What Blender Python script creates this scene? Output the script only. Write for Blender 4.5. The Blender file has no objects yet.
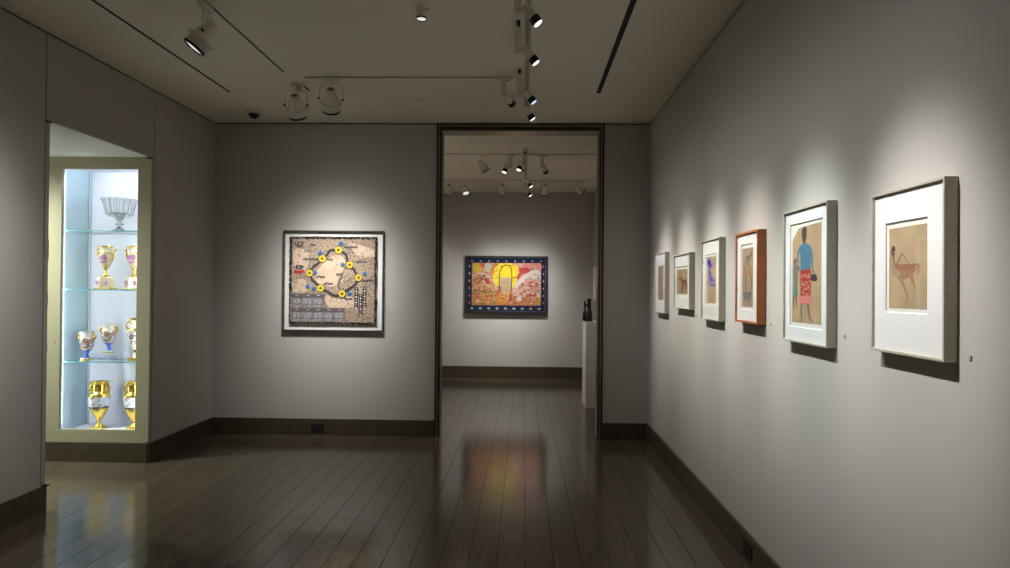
import bpy, bmesh, math, random
from mathutils import Vector, Matrix
PI = math.pi
S = bpy.context.scene
COL = S.collection

# ------------------------------------------------------------------ room measures (metres)
XL, XR, YB, HC = -3.0993, 1.2275, 6.6456, 3.103      # left wall, right wall, back wall, ceiling
YF, HC2 = 11.05, 3.06                                # far room: back wall, ceiling
XL2, XR2 = -2.7, 1.135
YN = -2.6                                            # wall behind the camera
HB = 0.158                                           # baseboard height
DL, DR = -0.872, 0.7816                              # opening, outer edges of its metal casing
OP0, OP1, OPH = 4.30, 5.50, 2.53                     # passage opening in the left wall

# ------------------------------------------------------------------ mesh building
class MB:
    def __init__(s): s.v = []; s.f = []; s.m = []; s.s = []
    def add(s, verts, faces, mat=0, smooth=False):
        n = len(s.v); s.v += [Vector(p) for p in verts]
        for f in faces: s.f.append([n + i for i in f]); s.m.append(mat); s.s.append(smooth)
    def box(s, x0, x1, y0, y1, z0, z1, mat=0, bev=0.0):
        if bev <= 0:
            v = [(x, y, z) for z in (z0, z1) for y in (y0, y1) for x in (x0, x1)]
            s.add(v, [(0, 2, 3, 1), (4, 5, 7, 6), (0, 1, 5, 4), (2, 6, 7, 3), (0, 4, 6, 2), (1, 3, 7, 5)], mat)
        else:
            bm = bmesh.new(); bmesh.ops.create_cube(bm, size=1)
            bmesh.ops.scale(bm, vec=(x1 - x0, y1 - y0, z1 - z0), verts=bm.verts)
            bmesh.ops.translate(bm, vec=((x0 + x1) / 2, (y0 + y1) / 2, (z0 + z1) / 2), verts=bm.verts)
            bmesh.ops.bevel(bm, geom=bm.edges[:], offset=bev, segments=2, affect='EDGES')
            s.bm(bm, mat)
        return s
    def bm(s, bm, mat=0, smooth=False):
        bm.verts.ensure_lookup_table(); bm.verts.index_update()
        s.add([v.co.copy() for v in bm.verts], [[v.index for v in f.verts] for f in bm.faces], mat, smooth)
        bm.free()
    def lathe(s, prof, o=(0, 0, 0), d=(0, 0, 1), n=32, mat=0, smooth=True, ribs=0, amp=0):
        """prof: [(radius, height, [mat])] turned about the axis d through o."""
        d = Vector(d).normalized(); o = Vector(o)
        a = d.orthogonal().normalized(); b = d.cross(a)
        rings = []
        for p in prof:
            r, h = p[0], p[1]
            ring = []
            for k in range(n):
                t = 2 * PI * k / n
                rr = r * (1 + (amp * math.cos(ribs * t) if ribs else 0))
                ring.append(o + d * h + (a * math.cos(t) + b * math.sin(t)) * max(rr, 1e-5))
            rings.append(ring)
        vs = [q for ring in rings for q in ring]
        n0 = len(s.v); s.v += vs
        for i in range(len(prof) - 1):
            m = prof[i][2] if len(prof[i]) > 2 else mat
            for k in range(n):
                k2 = (k + 1) % n
                s.f.append([n0 + i * n + k, n0 + i * n + k2, n0 + (i + 1) * n + k2, n0 + (i + 1) * n + k]); s.m.append(m); s.s.append(smooth)
        return s
    def tube(s, pts, r, n=8, mat=0, closed=False):
        pts = [Vector(p) for p in pts]; N = len(pts); rings = []
        up = None
        for i, p in enumerate(pts):
            t = (pts[min(i + 1, N - 1)] - pts[max(i - 1, 0)]).normalized()
            if up is None: up = t.orthogonal().normalized()
            up = (up - t * up.dot(t)).normalized(); b = t.cross(up)
            rr = r[i] if isinstance(r, (list, tuple)) else r
            rings.append([p + (up * math.cos(2 * PI * k / n) + b * math.sin(2 * PI * k / n)) * rr for k in range(n)])
        n0 = len(s.v); s.v += [q for g in rings for q in g]
        for i in range(N - 1):
            for k in range(n):
                k2 = (k + 1) % n
                s.f.append([n0 + i * n + k, n0 + i * n + k2, n0 + (i + 1) * n + k2, n0 + (i + 1) * n + k]); s.m.append(mat); s.s.append(True)
        s.f.append([n0 + k for k in range(n)][::-1]); s.m.append(mat); s.s.append(False)
        s.f.append([n0 + (N - 1) * n + k for k in range(n)]); s.m.append(mat); s.s.append(False)
        return s
    def xf(s, M):
        s.v = [M @ v for v in s.v]; return s
    def build(s, name, mats, parent=None, fix=True):
        if not isinstance(mats, (list, tuple)): mats = [mats]
        me = bpy.data.meshes.new(name)
        me.from_pydata([tuple(v) for v in s.v], [], s.f)
        for m in mats: me.materials.append(m)
        me.polygons.foreach_set('material_index', s.m)
        me.polygons.foreach_set('use_smooth', s.s)
        me.update()
        if fix:
            bm = bmesh.new(); bm.from_mesh(me); bmesh.ops.recalc_face_normals(bm, faces=bm.faces[:]); bm.to_mesh(me); bm.free()
        o = bpy.data.objects.new(name, me); COL.objects.link(o)
        if parent: o.parent = parent
        return o

def tag(o, label, cat, group=None):
    o['label'] = label; o['category'] = cat
    if group: o['group'] = group
    return o
def thing(name, label, cat, loc=(0, 0, 0), rz=0, group=None):
    o = bpy.data.objects.new(name, None); COL.objects.link(o)
    o.empty_display_size = .05
    o.location = loc; o.rotation_euler = (0, 0, rz)
    return tag(o, label, cat, group)
def struct(name, mb, mat):
    o = mb.build(name, mat); o['kind'] = 'structure'; return o
def copy_tree(o, loc=None, label=None, parent=None, dz=0):
    c = o.copy(); COL.objects.link(c); c.parent = parent
    if loc is not None: c.location = loc
    if label: c['label'] = label
    for ch in list(o.children): copy_tree(ch, parent=c)
    return c

# ------------------------------------------------------------------ materials
def newmat(name):
    m = bpy.data.materials.new(name); m.use_nodes = True
    nt = m.node_tree; return m, nt, nt.nodes['Principled BSDF']
def pbr(name, col, rough=.5, metal=0.0, spec=None, emit=None, estr=0, noise=0, nscale=30, bump=0, bscale=200, coat=0):
    m, nt, b = newmat(name)
    b.inputs['Base Color'].default_value = (*col, 1); b.inputs['Roughness'].default_value = rough
    b.inputs['Metallic'].default_value = metal
    if spec is not None: b.inputs['Specular IOR Level'].default_value = spec
    if coat: b.inputs['Coat Weight'].default_value = coat; b.inputs['Coat Roughness'].default_value = .1
    if emit: b.inputs['Emission Color'].default_value = (*emit, 1); b.inputs['Emission Strength'].default_value = estr
    tc = nt.nodes.new('ShaderNodeTexCoord')
    if noise:
        n = nt.nodes.new('ShaderNodeTexNoise'); n.inputs['Scale'].default_value = nscale; n.inputs['Detail'].default_value = 4
        nt.links.new(tc.outputs['Object'], n.inputs['Vector'])
        r = nt.nodes.new('ShaderNodeValToRGB')
        r.color_ramp.elements[0].position = .3; r.color_ramp.elements[1].position = .7
        r.color_ramp.elements[0].color = (*[c * (1 - noise) for c in col], 1)
        r.color_ramp.elements[1].color = (*[min(1, c * (1 + noise)) for c in col], 1)
        nt.links.new(n.outputs['Fac'], r.inputs['Fac']); nt.links.new(r.outputs['Color'], b.inputs['Base Color'])
    if bump:
        n = nt.nodes.new('ShaderNodeTexNoise'); n.inputs['Scale'].default_value = bscale
        nt.links.new(tc.outputs['Object'], n.inputs['Vector'])
        bp = nt.nodes.new('ShaderNodeBump'); bp.inputs['Strength'].default_value = bump; bp.inputs['Distance'].default_value = .002
        nt.links.new(n.outputs['Fac'], bp.inputs['Height']); nt.links.new(bp.outputs['Normal'], b.inputs['Normal'])
    return m
def pane_mat(name, tint, refl=1.0, ior=1.45, rough=.02):
    m = bpy.data.materials.new(name); m.use_nodes = True; nt = m.node_tree; nt.nodes.clear()
    out = nt.nodes.new('ShaderNodeOutputMaterial'); mx = nt.nodes.new('ShaderNodeMixShader')
    tr = nt.nodes.new('ShaderNodeBsdfTransparent'); tr.inputs['Color'].default_value = (*tint, 1)
    gl = nt.nodes.new('ShaderNodeBsdfGlossy'); gl.inputs['Roughness'].default_value = rough; gl.inputs['Color'].default_value = (refl, refl, refl, 1)
    fr = nt.nodes.new('ShaderNodeFresnel'); fr.inputs['IOR'].default_value = ior
    ge = nt.nodes.new('ShaderNodeNewGeometry'); ml = nt.nodes.new('ShaderNodeMath'); ml.operation = 'SUBTRACT'; ml.inputs[0].default_value = 1
    mm = nt.nodes.new('ShaderNodeMath'); mm.operation = 'MULTIPLY'      # the leaving face adds no second, total reflection
    nt.links.new(ge.outputs['Backfacing'], ml.inputs[1]); nt.links.new(fr.outputs[0], mm.inputs[0]); nt.links.new(ml.outputs[0], mm.inputs[1])
    nt.links.new(mm.outputs[0], mx.inputs[0]); nt.links.new(tr.outputs[0], mx.inputs[1]); nt.links.new(gl.outputs[0], mx.inputs[2])
    nt.links.new(mx.outputs[0], out.inputs[0]); return m

WALL = pbr('wall_paint', (.435, .412, .382), .75, spec=.25, bump=.08, bscale=350)
CEIL = pbr('ceiling_paint', (.86, .815, .71), .9, spec=.15)
SOFF = pbr('soffit_paint', (.72, .74, .70), .9, spec=.15)
BASEW = pbr('stained_base_wood', (.055, .041, .024), .42, noise=.25, nscale=18)
BRONZE = pbr('dark_bronze', (.25, .215, .17), .38, metal=.8)
BRONZED = pbr('bronze_shadow_gap', (.02, .016, .012), .5, metal=.3)
GAP = pbr('reveal_shade', (.02, .016, .012), .9)  # shade of the open joints, put into the colour of strips filling them
BLACK = pbr('black_slot', (.004, .004, .004), .7)
BLACKM = pbr('black_metal', (.012, .012, .014), .35, metal=.4)
FIX = pbr('fixture_white', (.74, .71, .62), .45)
FIXD = pbr('fixture_vent', (.22, .20, .16), .6)
TRACK = pbr('track_white', (.50, .48, .42), .6)
TRACKD = pbr('track_slot', (.07, .06, .045), .7)
LENS = pbr('lit_lens', (.9, .9, .9), .2, emit=(1, .98, .94), estr=2.2)
LENSD = pbr('dim_lit_lens', (.8, .8, .8), .3, emit=(.95, .97, 1), estr=.75)
LENSB = pbr('lit_lens_bluish', (.5, .6, .9), .2, emit=(.55, .65, 1), estr=1.2)
CASE = pbr('vitrine_paint', (.37, .35, .24), .45)
CASEIN = pbr('vitrine_lining', (.82, .83, .92), .7)
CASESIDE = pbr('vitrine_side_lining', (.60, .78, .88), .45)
LED = pbr('led_strip', (.9, .9, .9), .5, emit=(.92, .95, 1), estr=58)
LEDT = pbr('led_strip_top', (.9, .9, .9), .5, emit=(.92, .95, 1), estr=30)
PANE = pane_mat('vitrine_pane', (.98, .99, .99), .8)
PGLASS = pane_mat('picture_glass', (.98, .98, .98), .75)
SHELF = pane_mat('shelf_glass', (.90, .97, .98), .8, rough=.04)
SHEDGE = pbr('shelf_glass_edge', (.10, .42, .50), .2)
ACRYL = pane_mat('acrylic', (.90, .92, .95), 1.0, ior=1.6)
GOLD = pbr('gilding', (.85, .58, .12), .22, metal=1.0)
BRASS = pbr('brass', (.55, .38, .12), .35, metal=1.0)
PORC = pbr('cream_porcelain', (.66, .56, .37), .2, coat=.5)
PORW = pbr('white_porcelain', (.72, .71, .68), .15, coat=.5)
COBALT = pbr('cobalt_glaze', (.02, .10, .62), .12, coat=.6)
MATB = pbr('mat_board', (.80, .80, .785), .9, spec=.1)
MATW = pbr('mat_board_cream', (.80, .78, .70), .9, spec=.1)
BEVL = pbr('mat_bevel', (.9, .9, .88), .9)
PALEW = pbr('pale_wood_frame', (.40, .375, .30), .5, noise=.08, nscale=40)
CHERRY = pbr('cherry_frame', (.38, .125, .035), .38, noise=.12, nscale=30)
DKFR = pbr('dark_frame', (.05, .045, .035), .4)
BLKFR = pbr('black_frame', (.015, .015, .018), .4)
PLINTH = pbr('plinth_white', (.62, .60, .54), .6)
SCULP = pbr('dark_sculpture', (.008, .008, .009), .3)
DOME = pbr('smoked_dome', (.005, .005, .006), .08)
LABELM = pbr('label_grey', (.30, .30, .29), .6)
LABELC = pbr('label_card', (.42, .40, .38), .6)

def crystal():
    m, nt, b = newmat('cut_crystal')
    b.inputs['Base Color'].default_value = (1, 1, 1, 1); b.inputs['Roughness'].default_value = .03
    b.inputs['IOR'].default_value = 1.5; b.inputs['Transmission Weight'].default_value = 1
    return m
CRYSTAL = crystal()

def floor_mat():
    m, nt, b = newmat('dark_plank_floor'); N = nt.nodes; L = nt.links
    tc = N.new('ShaderNodeTexCoord'); mp = N.new('ShaderNodeMapping')
    mp.inputs['Rotation'].default_value = (0, 0, PI / 2); mp.inputs['Location'].default_value = (0, -.02, 0)
    L.new(tc.outputs['Object'], mp.inputs['Vector'])
    br = N.new('ShaderNodeTexBrick'); br.offset = .37; br.offset_frequency = 2; br.squash = 1
    br.inputs['Scale'].default_value = 1; br.inputs['Brick Width'].default_value = 3.1; br.inputs['Row Height'].default_value = .152
    br.inputs['Mortar Size'].default_value = .0024; br.inputs['Mortar Smooth'].default_value = .2; br.inputs['Bias'].default_value = 0
    br.inputs['Color1'].default_value = (.105, .080, .056, 1); br.inputs['Color2'].default_value = (.082, .062, .043, 1)
    br.inputs['Mortar'].default_value = (.02, .015, .011, 1)
    L.new(mp.outputs[0], br.inputs['Vector'])
    mp2 = N.new('ShaderNodeMapping'); mp2.inputs['Scale'].default_value = (22, 1.4, 1); L.new(tc.outputs['Object'], mp2.inputs['Vector'])
    ns = N.new('ShaderNodeTexNoise'); ns.inputs['Scale'].default_value = 2.2; ns.inputs['Detail'].default_value = 6; L.new(mp2.outputs[0], ns.inputs['Vector'])
    rp = N.new('ShaderNodeMapRange'); rp.inputs['From Min'].default_value = .3; rp.inputs['From Max'].default_value = .7
    rp.inputs['To Min'].default_value = .88; rp.inputs['To Max'].default_value = 1.12; L.new(ns.outputs['Fac'], rp.inputs['Value'])
    mx = N.new('ShaderNodeVectorMath'); mx.operation = 'SCALE'; L.new(br.outputs['Color'], mx.inputs[0]); L.new(rp.outputs[0], mx.inputs['Scale'])
    L.new(mx.outputs[0], b.inputs['Base Color'])
    sub = N.new('ShaderNodeMapRange'); sub.inputs['To Min'].default_value = .72; sub.inputs['To Max'].default_value = .02
    L.new(br.outputs['Fac'], sub.inputs['Value']); L.new(sub.outputs[0], b.inputs['Specular IOR Level'])
    r2 = N.new('ShaderNodeMapRange'); r2.inputs['To Min'].default_value = .135; r2.inputs['To Max'].default_value = .155; L.new(ns.outputs['Fac'], r2.inputs['Value'])
    L.new(r2.outputs[0], b.inputs['Roughness'])
    bp = N.new('ShaderNodeBump'); bp.inputs['Strength'].default_value = .35; bp.inputs['Distance'].default_value = .002; bp.invert = True
    L.new(br.outputs['Fac'], bp.inputs['Height'])
    bp2 = N.new('ShaderNodeBump'); bp2.inputs['Strength'].default_value = .006; bp2.inputs['Distance'].default_value = .003
    L.new(ns.outputs['Fac'], bp2.inputs['Height']); L.new(bp.outputs[0], bp2.inputs['Normal']); L.new(bp2.outputs[0], b.inputs['Normal'])
    return m
FLOOR = floor_mat()

def paper(name, col, dark=None, amt=.5, scale=60, thr=.55):
    """old paper or card, mottled, optionally covered with small dark pen marks"""
    m, nt, b = newmat(name); N = nt.nodes; L = nt.links
    tc = N.new('ShaderNodeTexCoord'); n = N.new('ShaderNodeTexNoise'); n.inputs['Scale'].default_value = 9; n.inputs['Detail'].default_value = 5
    L.new(tc.outputs['Object'], n.inputs['Vector'])
    r = N.new('ShaderNodeValToRGB'); e = r.color_ramp.elements
    e[0].position = .3; e[1].position = .7; e[0].color = (*[c * .82 for c in col], 1); e[1].color = (*[c * 1.12 for c in col], 1)
    L.new(n.outputs['Fac'], r.inputs['Fac']); last = r.outputs['Color']
    if dark:
        v = N.new('ShaderNodeTexNoise'); v.inputs['Scale'].default_value = scale; v.inputs['Detail'].default_value = 3; v.inputs['Roughness'].default_value = .8
        L.new(tc.outputs['Object'], v.inputs['Vector'])
        q = N.new('ShaderNodeMapRange'); q.inputs['From Min'].default_value = thr; q.inputs['From Max'].default_value = thr + .06; q.inputs['To Max'].default_value = amt
        L.new(v.outputs['Fac'], q.inputs['Value'])
        mx = N.new('ShaderNodeMix'); mx.data_type = 'RGBA'; mx.inputs['B'].default_value = (*dark, 1)
        L.new(q.outputs[0], mx.inputs['Factor']); L.new(last, mx.inputs['A']); last = mx.outputs['Result']
    L.new(last, b.inputs['Base Color']); b.inputs['Roughness'].default_value = .9; b.inputs['Specular IOR Level'].default_value = .15
    return m
def ramp_noise(name, stops, scale=14, dist=1.2, rough=.6, detail=5, seed=0.0):
    m, nt, b = newmat(name); N = nt.nodes; L = nt.links
    tc = N.new('ShaderNodeTexCoord'); mp = N.new('ShaderNodeMapping'); mp.inputs['Location'].default_value = (seed, seed * .7, seed * 1.3)
    L.new(tc.outputs['Object'], mp.inputs['Vector'])
    n = N.new('ShaderNodeTexNoise'); n.inputs['Scale'].default_value = scale; n.inputs['Detail'].default_value = detail; n.inputs['Distortion'].default_value = dist
    L.new(mp.outputs[0], n.inputs['Vector'])
    r = N.new('ShaderNodeValToRGB'); cr = r.color_ramp; cr.interpolation = 'CONSTANT'
    while len(cr.elements) < len(stops): cr.elements.new(.5)
    for e, (p, c) in zip(cr.elements, stops): e.position = p
    for e, (p, c) in zip(cr.elements, stops): e.color = (*c, 1)
    L.new(n.outputs['Fac'], r.inputs['Fac']); L.new(r.outputs['Color'], b.inputs['Base Color']); b.inputs['Roughness'].default_value = rough
    return m
_flat = {}
def flat(r, g, b_):
    k = (r, g, b_)
    if k not in _flat: _flat[k] = pbr('pigment', k, .85, spec=.15)
    return _flat[k]

# ------------------------------------------------------------------ the room
fl = MB().box(-5.7, 1.6, YN - .1, YF + .3, -.1, 0); struct('floor', fl, FLOOR)
c = MB(); c.box(-3.4, 1.5, YN - .1, YB + .12, HC, HC + .15); struct('ceiling', c, CEIL)
c = MB()
ys = [YB + .12, 7.396, 10.41, YF + .1]      # the far ceiling is set in panels with fine reveals
for a, b_ in zip(ys, ys[1:]): c.box(XL2 - .1, XR2 + .15, a + .006, b_ - .006, HC2, HC2 + .1)
c.box(XL2 - .1, XR2 + .15, YB + .12, YF + .1, HC2 + .02, HC2 + .12, 1)
struct('ceiling_far_room', c, [CEIL, GAP])

G = .006     # width of the panel joints
T = HC - .012
w = MB()     # near stretch of the left wall, the panel over the passage and the narrow stretch beyond it
w.box(XL - .02, XL, YN, 4.2555, 0, T); w.box(XL - .02, XL, 4.2645, OP0, 0, OPH - .01)
w.box(XL - .02, XL, 4.2645, 5.538, OPH, T)
w.box(XL - .0015, XL, OP1 - .001, 5.539, 0, OPH - .01); w.box(XL - .02, XL, OP1 + .037, 5.539, 0, OPH - .01); w.box(XL - .02, XL, 5.549, YB, 0, T)
w.box(XL - .28, XL - .02, YN, OP0, 0, HC); w.box(XL - .28, XL - .02, OP0, OP1, OPH + .02, HC)
w.box(XL - .035, XL - .02, OP1 + .037, YB + .05, 0, HC)
for y in (4.26, 5.5435): w.box(XL - .0195, XL - .008, y - .006, y + .006, HB if y < 5 else 0, T, 1)
w.box(XL - .0195, XL - .006, YN, YB, T, HC, 1)
struct('wall_left', w, [WALL, GAP])
w = MB(); w.box(XR, XR + .2, YN, YB + .2, 0, T); w.box(XR + .006, XR + .2, YN, YB + .1, T, HC, 1); struct('wall_right', w, [WALL, GAP])
w = MB(); w.box(XL - .3, XR + .2, YN - .15, YN, 0, HC); struct('wall_behind', w, WALL)
w = MB()
w.box(XL, DL + .02, YB, YB + .2, 0, T); w.box(XL, DL + .02, YB + .006, YB + .2, T, HC, 1)
w.box(DR - .02, XR, YB, YB + .2, 0, T); w.box(DR - .02, XR, YB + .006, YB + .2, T, HC, 1)
struct('wall_back', w, [WALL, GAP])
w = MB(); w.box(XL2 - .1, XR2 + .1, YF, YF + .15, 0, HC2 + .1); struct('wall_far_room_back', w, WALL)
w = MB(); w.box(XL2 - .12, XL2, YB + .2, YF, 0, HC2 + .1); struct('wall_far_room_left', w, WALL)
w = MB(); w.box(XR2, XR2 + .12, YB + .2, YF, 0, HC2 + .1); struct('wall_far_room_right', w, WALL)
# passage off to the left
w = MB(); w.box(-5.6, XL - .28, OP0 - .12, OP0, 0, OPH); struct('wall_passage_near', w, WALL)
w = MB(); w.box(-5.7, -5.58, OP0 - .12, 6.2, 0, OPH + .1); struct('wall_passage_end', w, WALL)
w = MB(); w.box(-5.58, -3.99, OP1, 5.62, 0, OPH); w.box(-4.1, XL - .035, 6.0, 6.12, 0, OPH + .1); struct('wall_passage_far', w, WALL)
w = MB(); w.box(-5.6, XL - .02, OP0 - .1, 6.1, OPH, OPH + .02); w.box(-5.6, XL - .28, OP0 - .1, 6.1, OPH + .02, OPH + .12); struct('ceiling_passage', w, SOFF)

def bboard(name, x0, x1, y0, y1, h=HB):
    m = MB(); m.box(x0, x1, y0, y1, 0, h, 0, .002); struct(name, m, BASEW)
t = .02
m = MB(); m.box(XL, XL + .010, YN, OP0 - .0, 0, HB, 0, .002); m.box(XL - .1, XL + .010, OP0, OP0 + .004, 0, HB, 0, .001)
struct('baseboard_left', m, BASEW)
bboard('baseboard_left_beyond', XL, XL + t, OP1 - .012, YB - t)
bboard('baseboard_vitrine', -4.3, XL - .0, OP1 - .02, OP1 + .05)
bboard('baseboard_back_left', XL, DL, YB - t, YB)
bboard('baseboard_back_right', DR, XR, YB - t, YB)
bboard('baseboard_right', XR - t, XR, YN, YB - t)
bboard('baseboard_far_room', XL2, XR2, YF - t, YF, .195)
bboard('baseboard_far_room_right', XR2 - t, XR2, YB + .25, YF - t, .195)

# small metal clips over the baseboard corners and at the head of the passage
m = MB()
for y in (OP0 - .01, OP1 - .006): m.box(XL - .01, XL + .026, y - .014, y + .018, HB, HB + .012); m.box(XL - .03, XL + .006, y - .02, y + .016, OPH - .014, OPH)
struct('trim_1', m, pbr('clip_metal', (.10, .09, .07), .5, metal=.5))

# bronze casing round the opening, a ridged channel on each jamb and along the head
m = MB()
for x, s in ((DL, 1), (DR, -1)):
    a, b_ = sorted((x, x + s * .020)); m.box(a, b_, YB - .016, YB + .0, 0, HC - .003, 1, .001)
    a, b_ = sorted((x + s * .018, x + s * .030)); m.box(a, b_, YB - .024, YB + .22, 0, HC - .003, 0, .002)
    a, b_ = sorted((x + s * .030, x + s * .040)); m.box(a, b_, YB - .006, YB + .21, 0, HC - .003, 1)
    a, b_ = sorted((x + s * .034, x + s * .048)); m.box(a, b_, YB + .05, YB + .20, 0, HC - .003, 0, .002)
m.box(DL, DR, YB - .016, YB + .0, HC - .02, HC - .001, 1)
m.box(DL + .02, DR - .02, YB - .02, YB + .12, HC - .036, HC - .018, 0, .002)
m.box(DL + .02, DR - .02, YB + .0, YB + .14, HC - .066, HC - .03, 1)
m.box(DL + .02, DR - .02, YB - .0, YB + .2, HC - .078, HC - .062, 0, .002)
m.box(DL + .02, DR - .02, YB + .1, YB + .2, HC - .07, HC)
struct('trim_2', m, [BRONZE, BRONZED])

# ------------------------------------------------------------------ ceiling: air slots and lighting tracks
def slot(x, y0, y1, wd, label):
    m = MB(); m.box(x - wd / 2, x + wd / 2, y0, y1, HC - .0015, HC + .0005)
    o = m.build('air_slot', BLACK); tag(o, label, 'air vent'); return o
slot(-2.493, -.5, 5.596, .020, 'long black linear air slot in the ceiling near the left wall')
slot(.608, 0, 5.615, .036, 'wide black linear air slot in the ceiling near the right wall')
def track(a, b_, z, label, wd=.030, sl=.010, dark=True):
    """recessed track, a to b along one axis"""
    root = thing('lighting_track', label, 'lighting track', ((a[0] + b_[0]) / 2, (a[1] + b_[1]) / 2, z))
    L = math.hypot(b_[0] - a[0], b_[1] - a[1]); root.rotation_euler = (0, 0, math.atan2(b_[1] - a[1], b_[0] - a[0]))
    m = MB(); m.box(-L / 2, L / 2, -wd / 2, wd / 2, -.004, -.0002, 0, .001); m.build('rail', TRACK, root)
    m = MB(); m.box(-L / 2 + .01, L / 2 - .01, -sl / 2, sl / 2, -.0052, -.0042); m.build('rail_groove', TRACKD if dark else FIXD, root)
track((-1.843, .3), (-1.843, 5.07), HC, 'long ceiling track with a dark groove running down the left side of the near room', .016, .013)
track((-1.721, 5.194), (-.10, 5.194), HC, 'short cross track on the ceiling in front of the back wall', .024, .009)
track((.012, .5), (.012, 6.1), HC, 'pale ceiling track down the middle of the near room facing the row of framed drawings', .04, .006, False)
track((XL2 + .3, 7.944), (XR2 - .02, 7.944), HC2, 'first cross track on the far room ceiling just beyond the doorway', .024, .009)
track((-2.0, 9.84), (.95, 9.84), HC2, 'second cross track on the far room ceiling nearer the red and yellow painting', .024, .009)
track((.015, 7.6), (.015, 10.3), HC2, 'pale lengthwise track down the middle of the far room ceiling', .035, .006, False)

# ------------------------------------------------------------------ track spotlights
def basis(d):
    d = Vector(d).normalized(); s = d.cross(Vector((0, 0, 1)))
    s = s.normalized() if s.length > 1e-4 else Vector((1, 0, 0))
    return d, s
def spot_lamp(root, p, d, watts, deg, color=(1, .97, .93), halo=.045, rad=.018, wide=30, edge=1.3):
    """reflector lamp: a soft beam (deg = width at about a tenth of the peak) inside a wide weak halo"""
    if watts <= 0: return
    L = bpy.data.lights.new('lamp', 'SPOT'); L.energy = watts; L.spot_size = math.radians(165); L.spot_blend = .5
    L.shadow_soft_size = rad; L.color = color
    L.use_nodes = True; nt = L.node_tree; N = nt.nodes; K = nt.links
    em = [n for n in N if n.type == 'EMISSION'][0]
    tc = N.new('ShaderNodeTexCoord'); sp = N.new('ShaderNodeSeparateXYZ'); K.new(tc.outputs['Normal'], sp.inputs[0])
    def M(op, a, b=None):
        n = N.new('ShaderNodeMath'); n.operation = op
        for i, v in enumerate((a, b)):
            if v is None: continue
            if isinstance(v, (int, float)): n.inputs[i].default_value = v
            else: K.new(v, n.inputs[i])
        return n.outputs[0]
    one = M('SUBTRACT', 1, M('ABSOLUTE', sp.outputs['Z']))
    def lobe(sig, amp, p=1.0): return M('MULTIPLY', M('EXPONENT', M('MULTIPLY', M('POWER', M('MULTIPLY', one, 1 / max(1e-4, 1 - math.cos(math.radians(sig)))), p), -1)), amp)
    K.new(M('ADD', lobe(deg * .30, 1 - halo, edge), lobe(wide, halo)), em.inputs['Strength'])
    o = bpy.data.objects.new('lamp', L); COL.objects.link(o); o.parent = root
    o.matrix_local = Matrix.Translation(p) @ Vector(d).to_track_quat('-Z', 'Y').to_matrix().to_4x4()
def flood(x, y, z, target, label, watts=0, deg=60, color=(1, .97, .93), group=None, halo=.06, scale=1.0, lens=LENS, along=(1, 0), drop=.135):
    """bell-shaped floodlight in a wire yoke"""
    root = thing('track_floodlight', label, 'spotlight', (x, y, z), 0, group)
    k = scale; piv = Vector((0, 0, -drop * k))
    d, s = basis(Vector(target) - (Vector((x, y, z)) + piv))
    ax, ay = along
    m = MB(); hx, hy = (.05, .018) if ax else (.018, .05)
    m.box(-hx * k, hx * k, -hy * k, hy * k, -.034 * k, -.004, 0, .004 * k)
    m.lathe([(.0, -.034), (.012, -.034), (.012, -.052), (0, -.052)], d=(0, 0, 1), n=16)
    m.build('track_adapter', FIX, root)
    m = MB(); w2 = .067 * k; zt = -.045 * k; pts = []
    for sg in (-1, 1):
        arm = [piv + s * sg * w2, piv + s * sg * w2 + Vector((0, 0, abs(piv.z - zt) * .85)), piv * 0 + Vector((0, 0, zt)) + s * sg * w2 * .85]
        pts += arm if sg < 0 else arm[::-1]
    m.tube(pts, .0032 * k, 8); m.build('yoke', FIX, root)
    for sg in (-1, 1):
        m = MB(); m.lathe([(0, 0), (.007 * k, 0), (.007 * k, .011 * k), (0, .011 * k)], o=piv + s * sg * (w2 - .002 * k), d=s * sg, n=14, smooth=False)
        m.build('yoke_knob', BLACKM, root)
    h = MB()
    h.lathe([(0, -.066), (.022, -.066), (.028, -.062), (.031, -.052), (.049, .012), (.052, .018), (.063, .020), (.066, .026), (.063, .032),
             (.052, .034), (.052, .072), (.047, .074), (.044, .030), (0, .028)] if k == 1 else
            [(r * k, q * k) for r, q in [(0, -.066), (.022, -.066), (.028, -.062), (.031, -.052), (.049, .012), (.052, .018), (.063, .020), (.066, .026), (.063, .032),
             (.052, .034), (.052, .072), (.047, .074), (.044, .030), (0, .028)]], o=piv, d=d, n=36)
    hs = h.build('housing', FIX, root)
    m = MB(); m.lathe([(0, -.0675 * k), (.021 * k, -.0675 * k), (.021 * k, -.064 * k)], o=piv, d=d, n=24, smooth=False); m.build('vent_cap', FIXD, hs)
    m = MB(); m.lathe([(.046 * k, .070 * k), (.053 * k, .070 * k), (.053 * k, .082 * k), (.046 * k, .082 * k), (.046 * k, .070 * k)], o=piv, d=d, n=36, smooth=False); m.build('front_rim', BLACKM, root)
    m = MB(); m.lathe([(0, .079 * k), (.030 * k, .078 * k), (.0455 * k, .0745 * k)], o=piv, d=d, n=30); m.build('lens', lens, root)
    spot_lamp(root, piv + d * (.095 * k), d, watts, deg, color, halo=halo)
    return root
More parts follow.
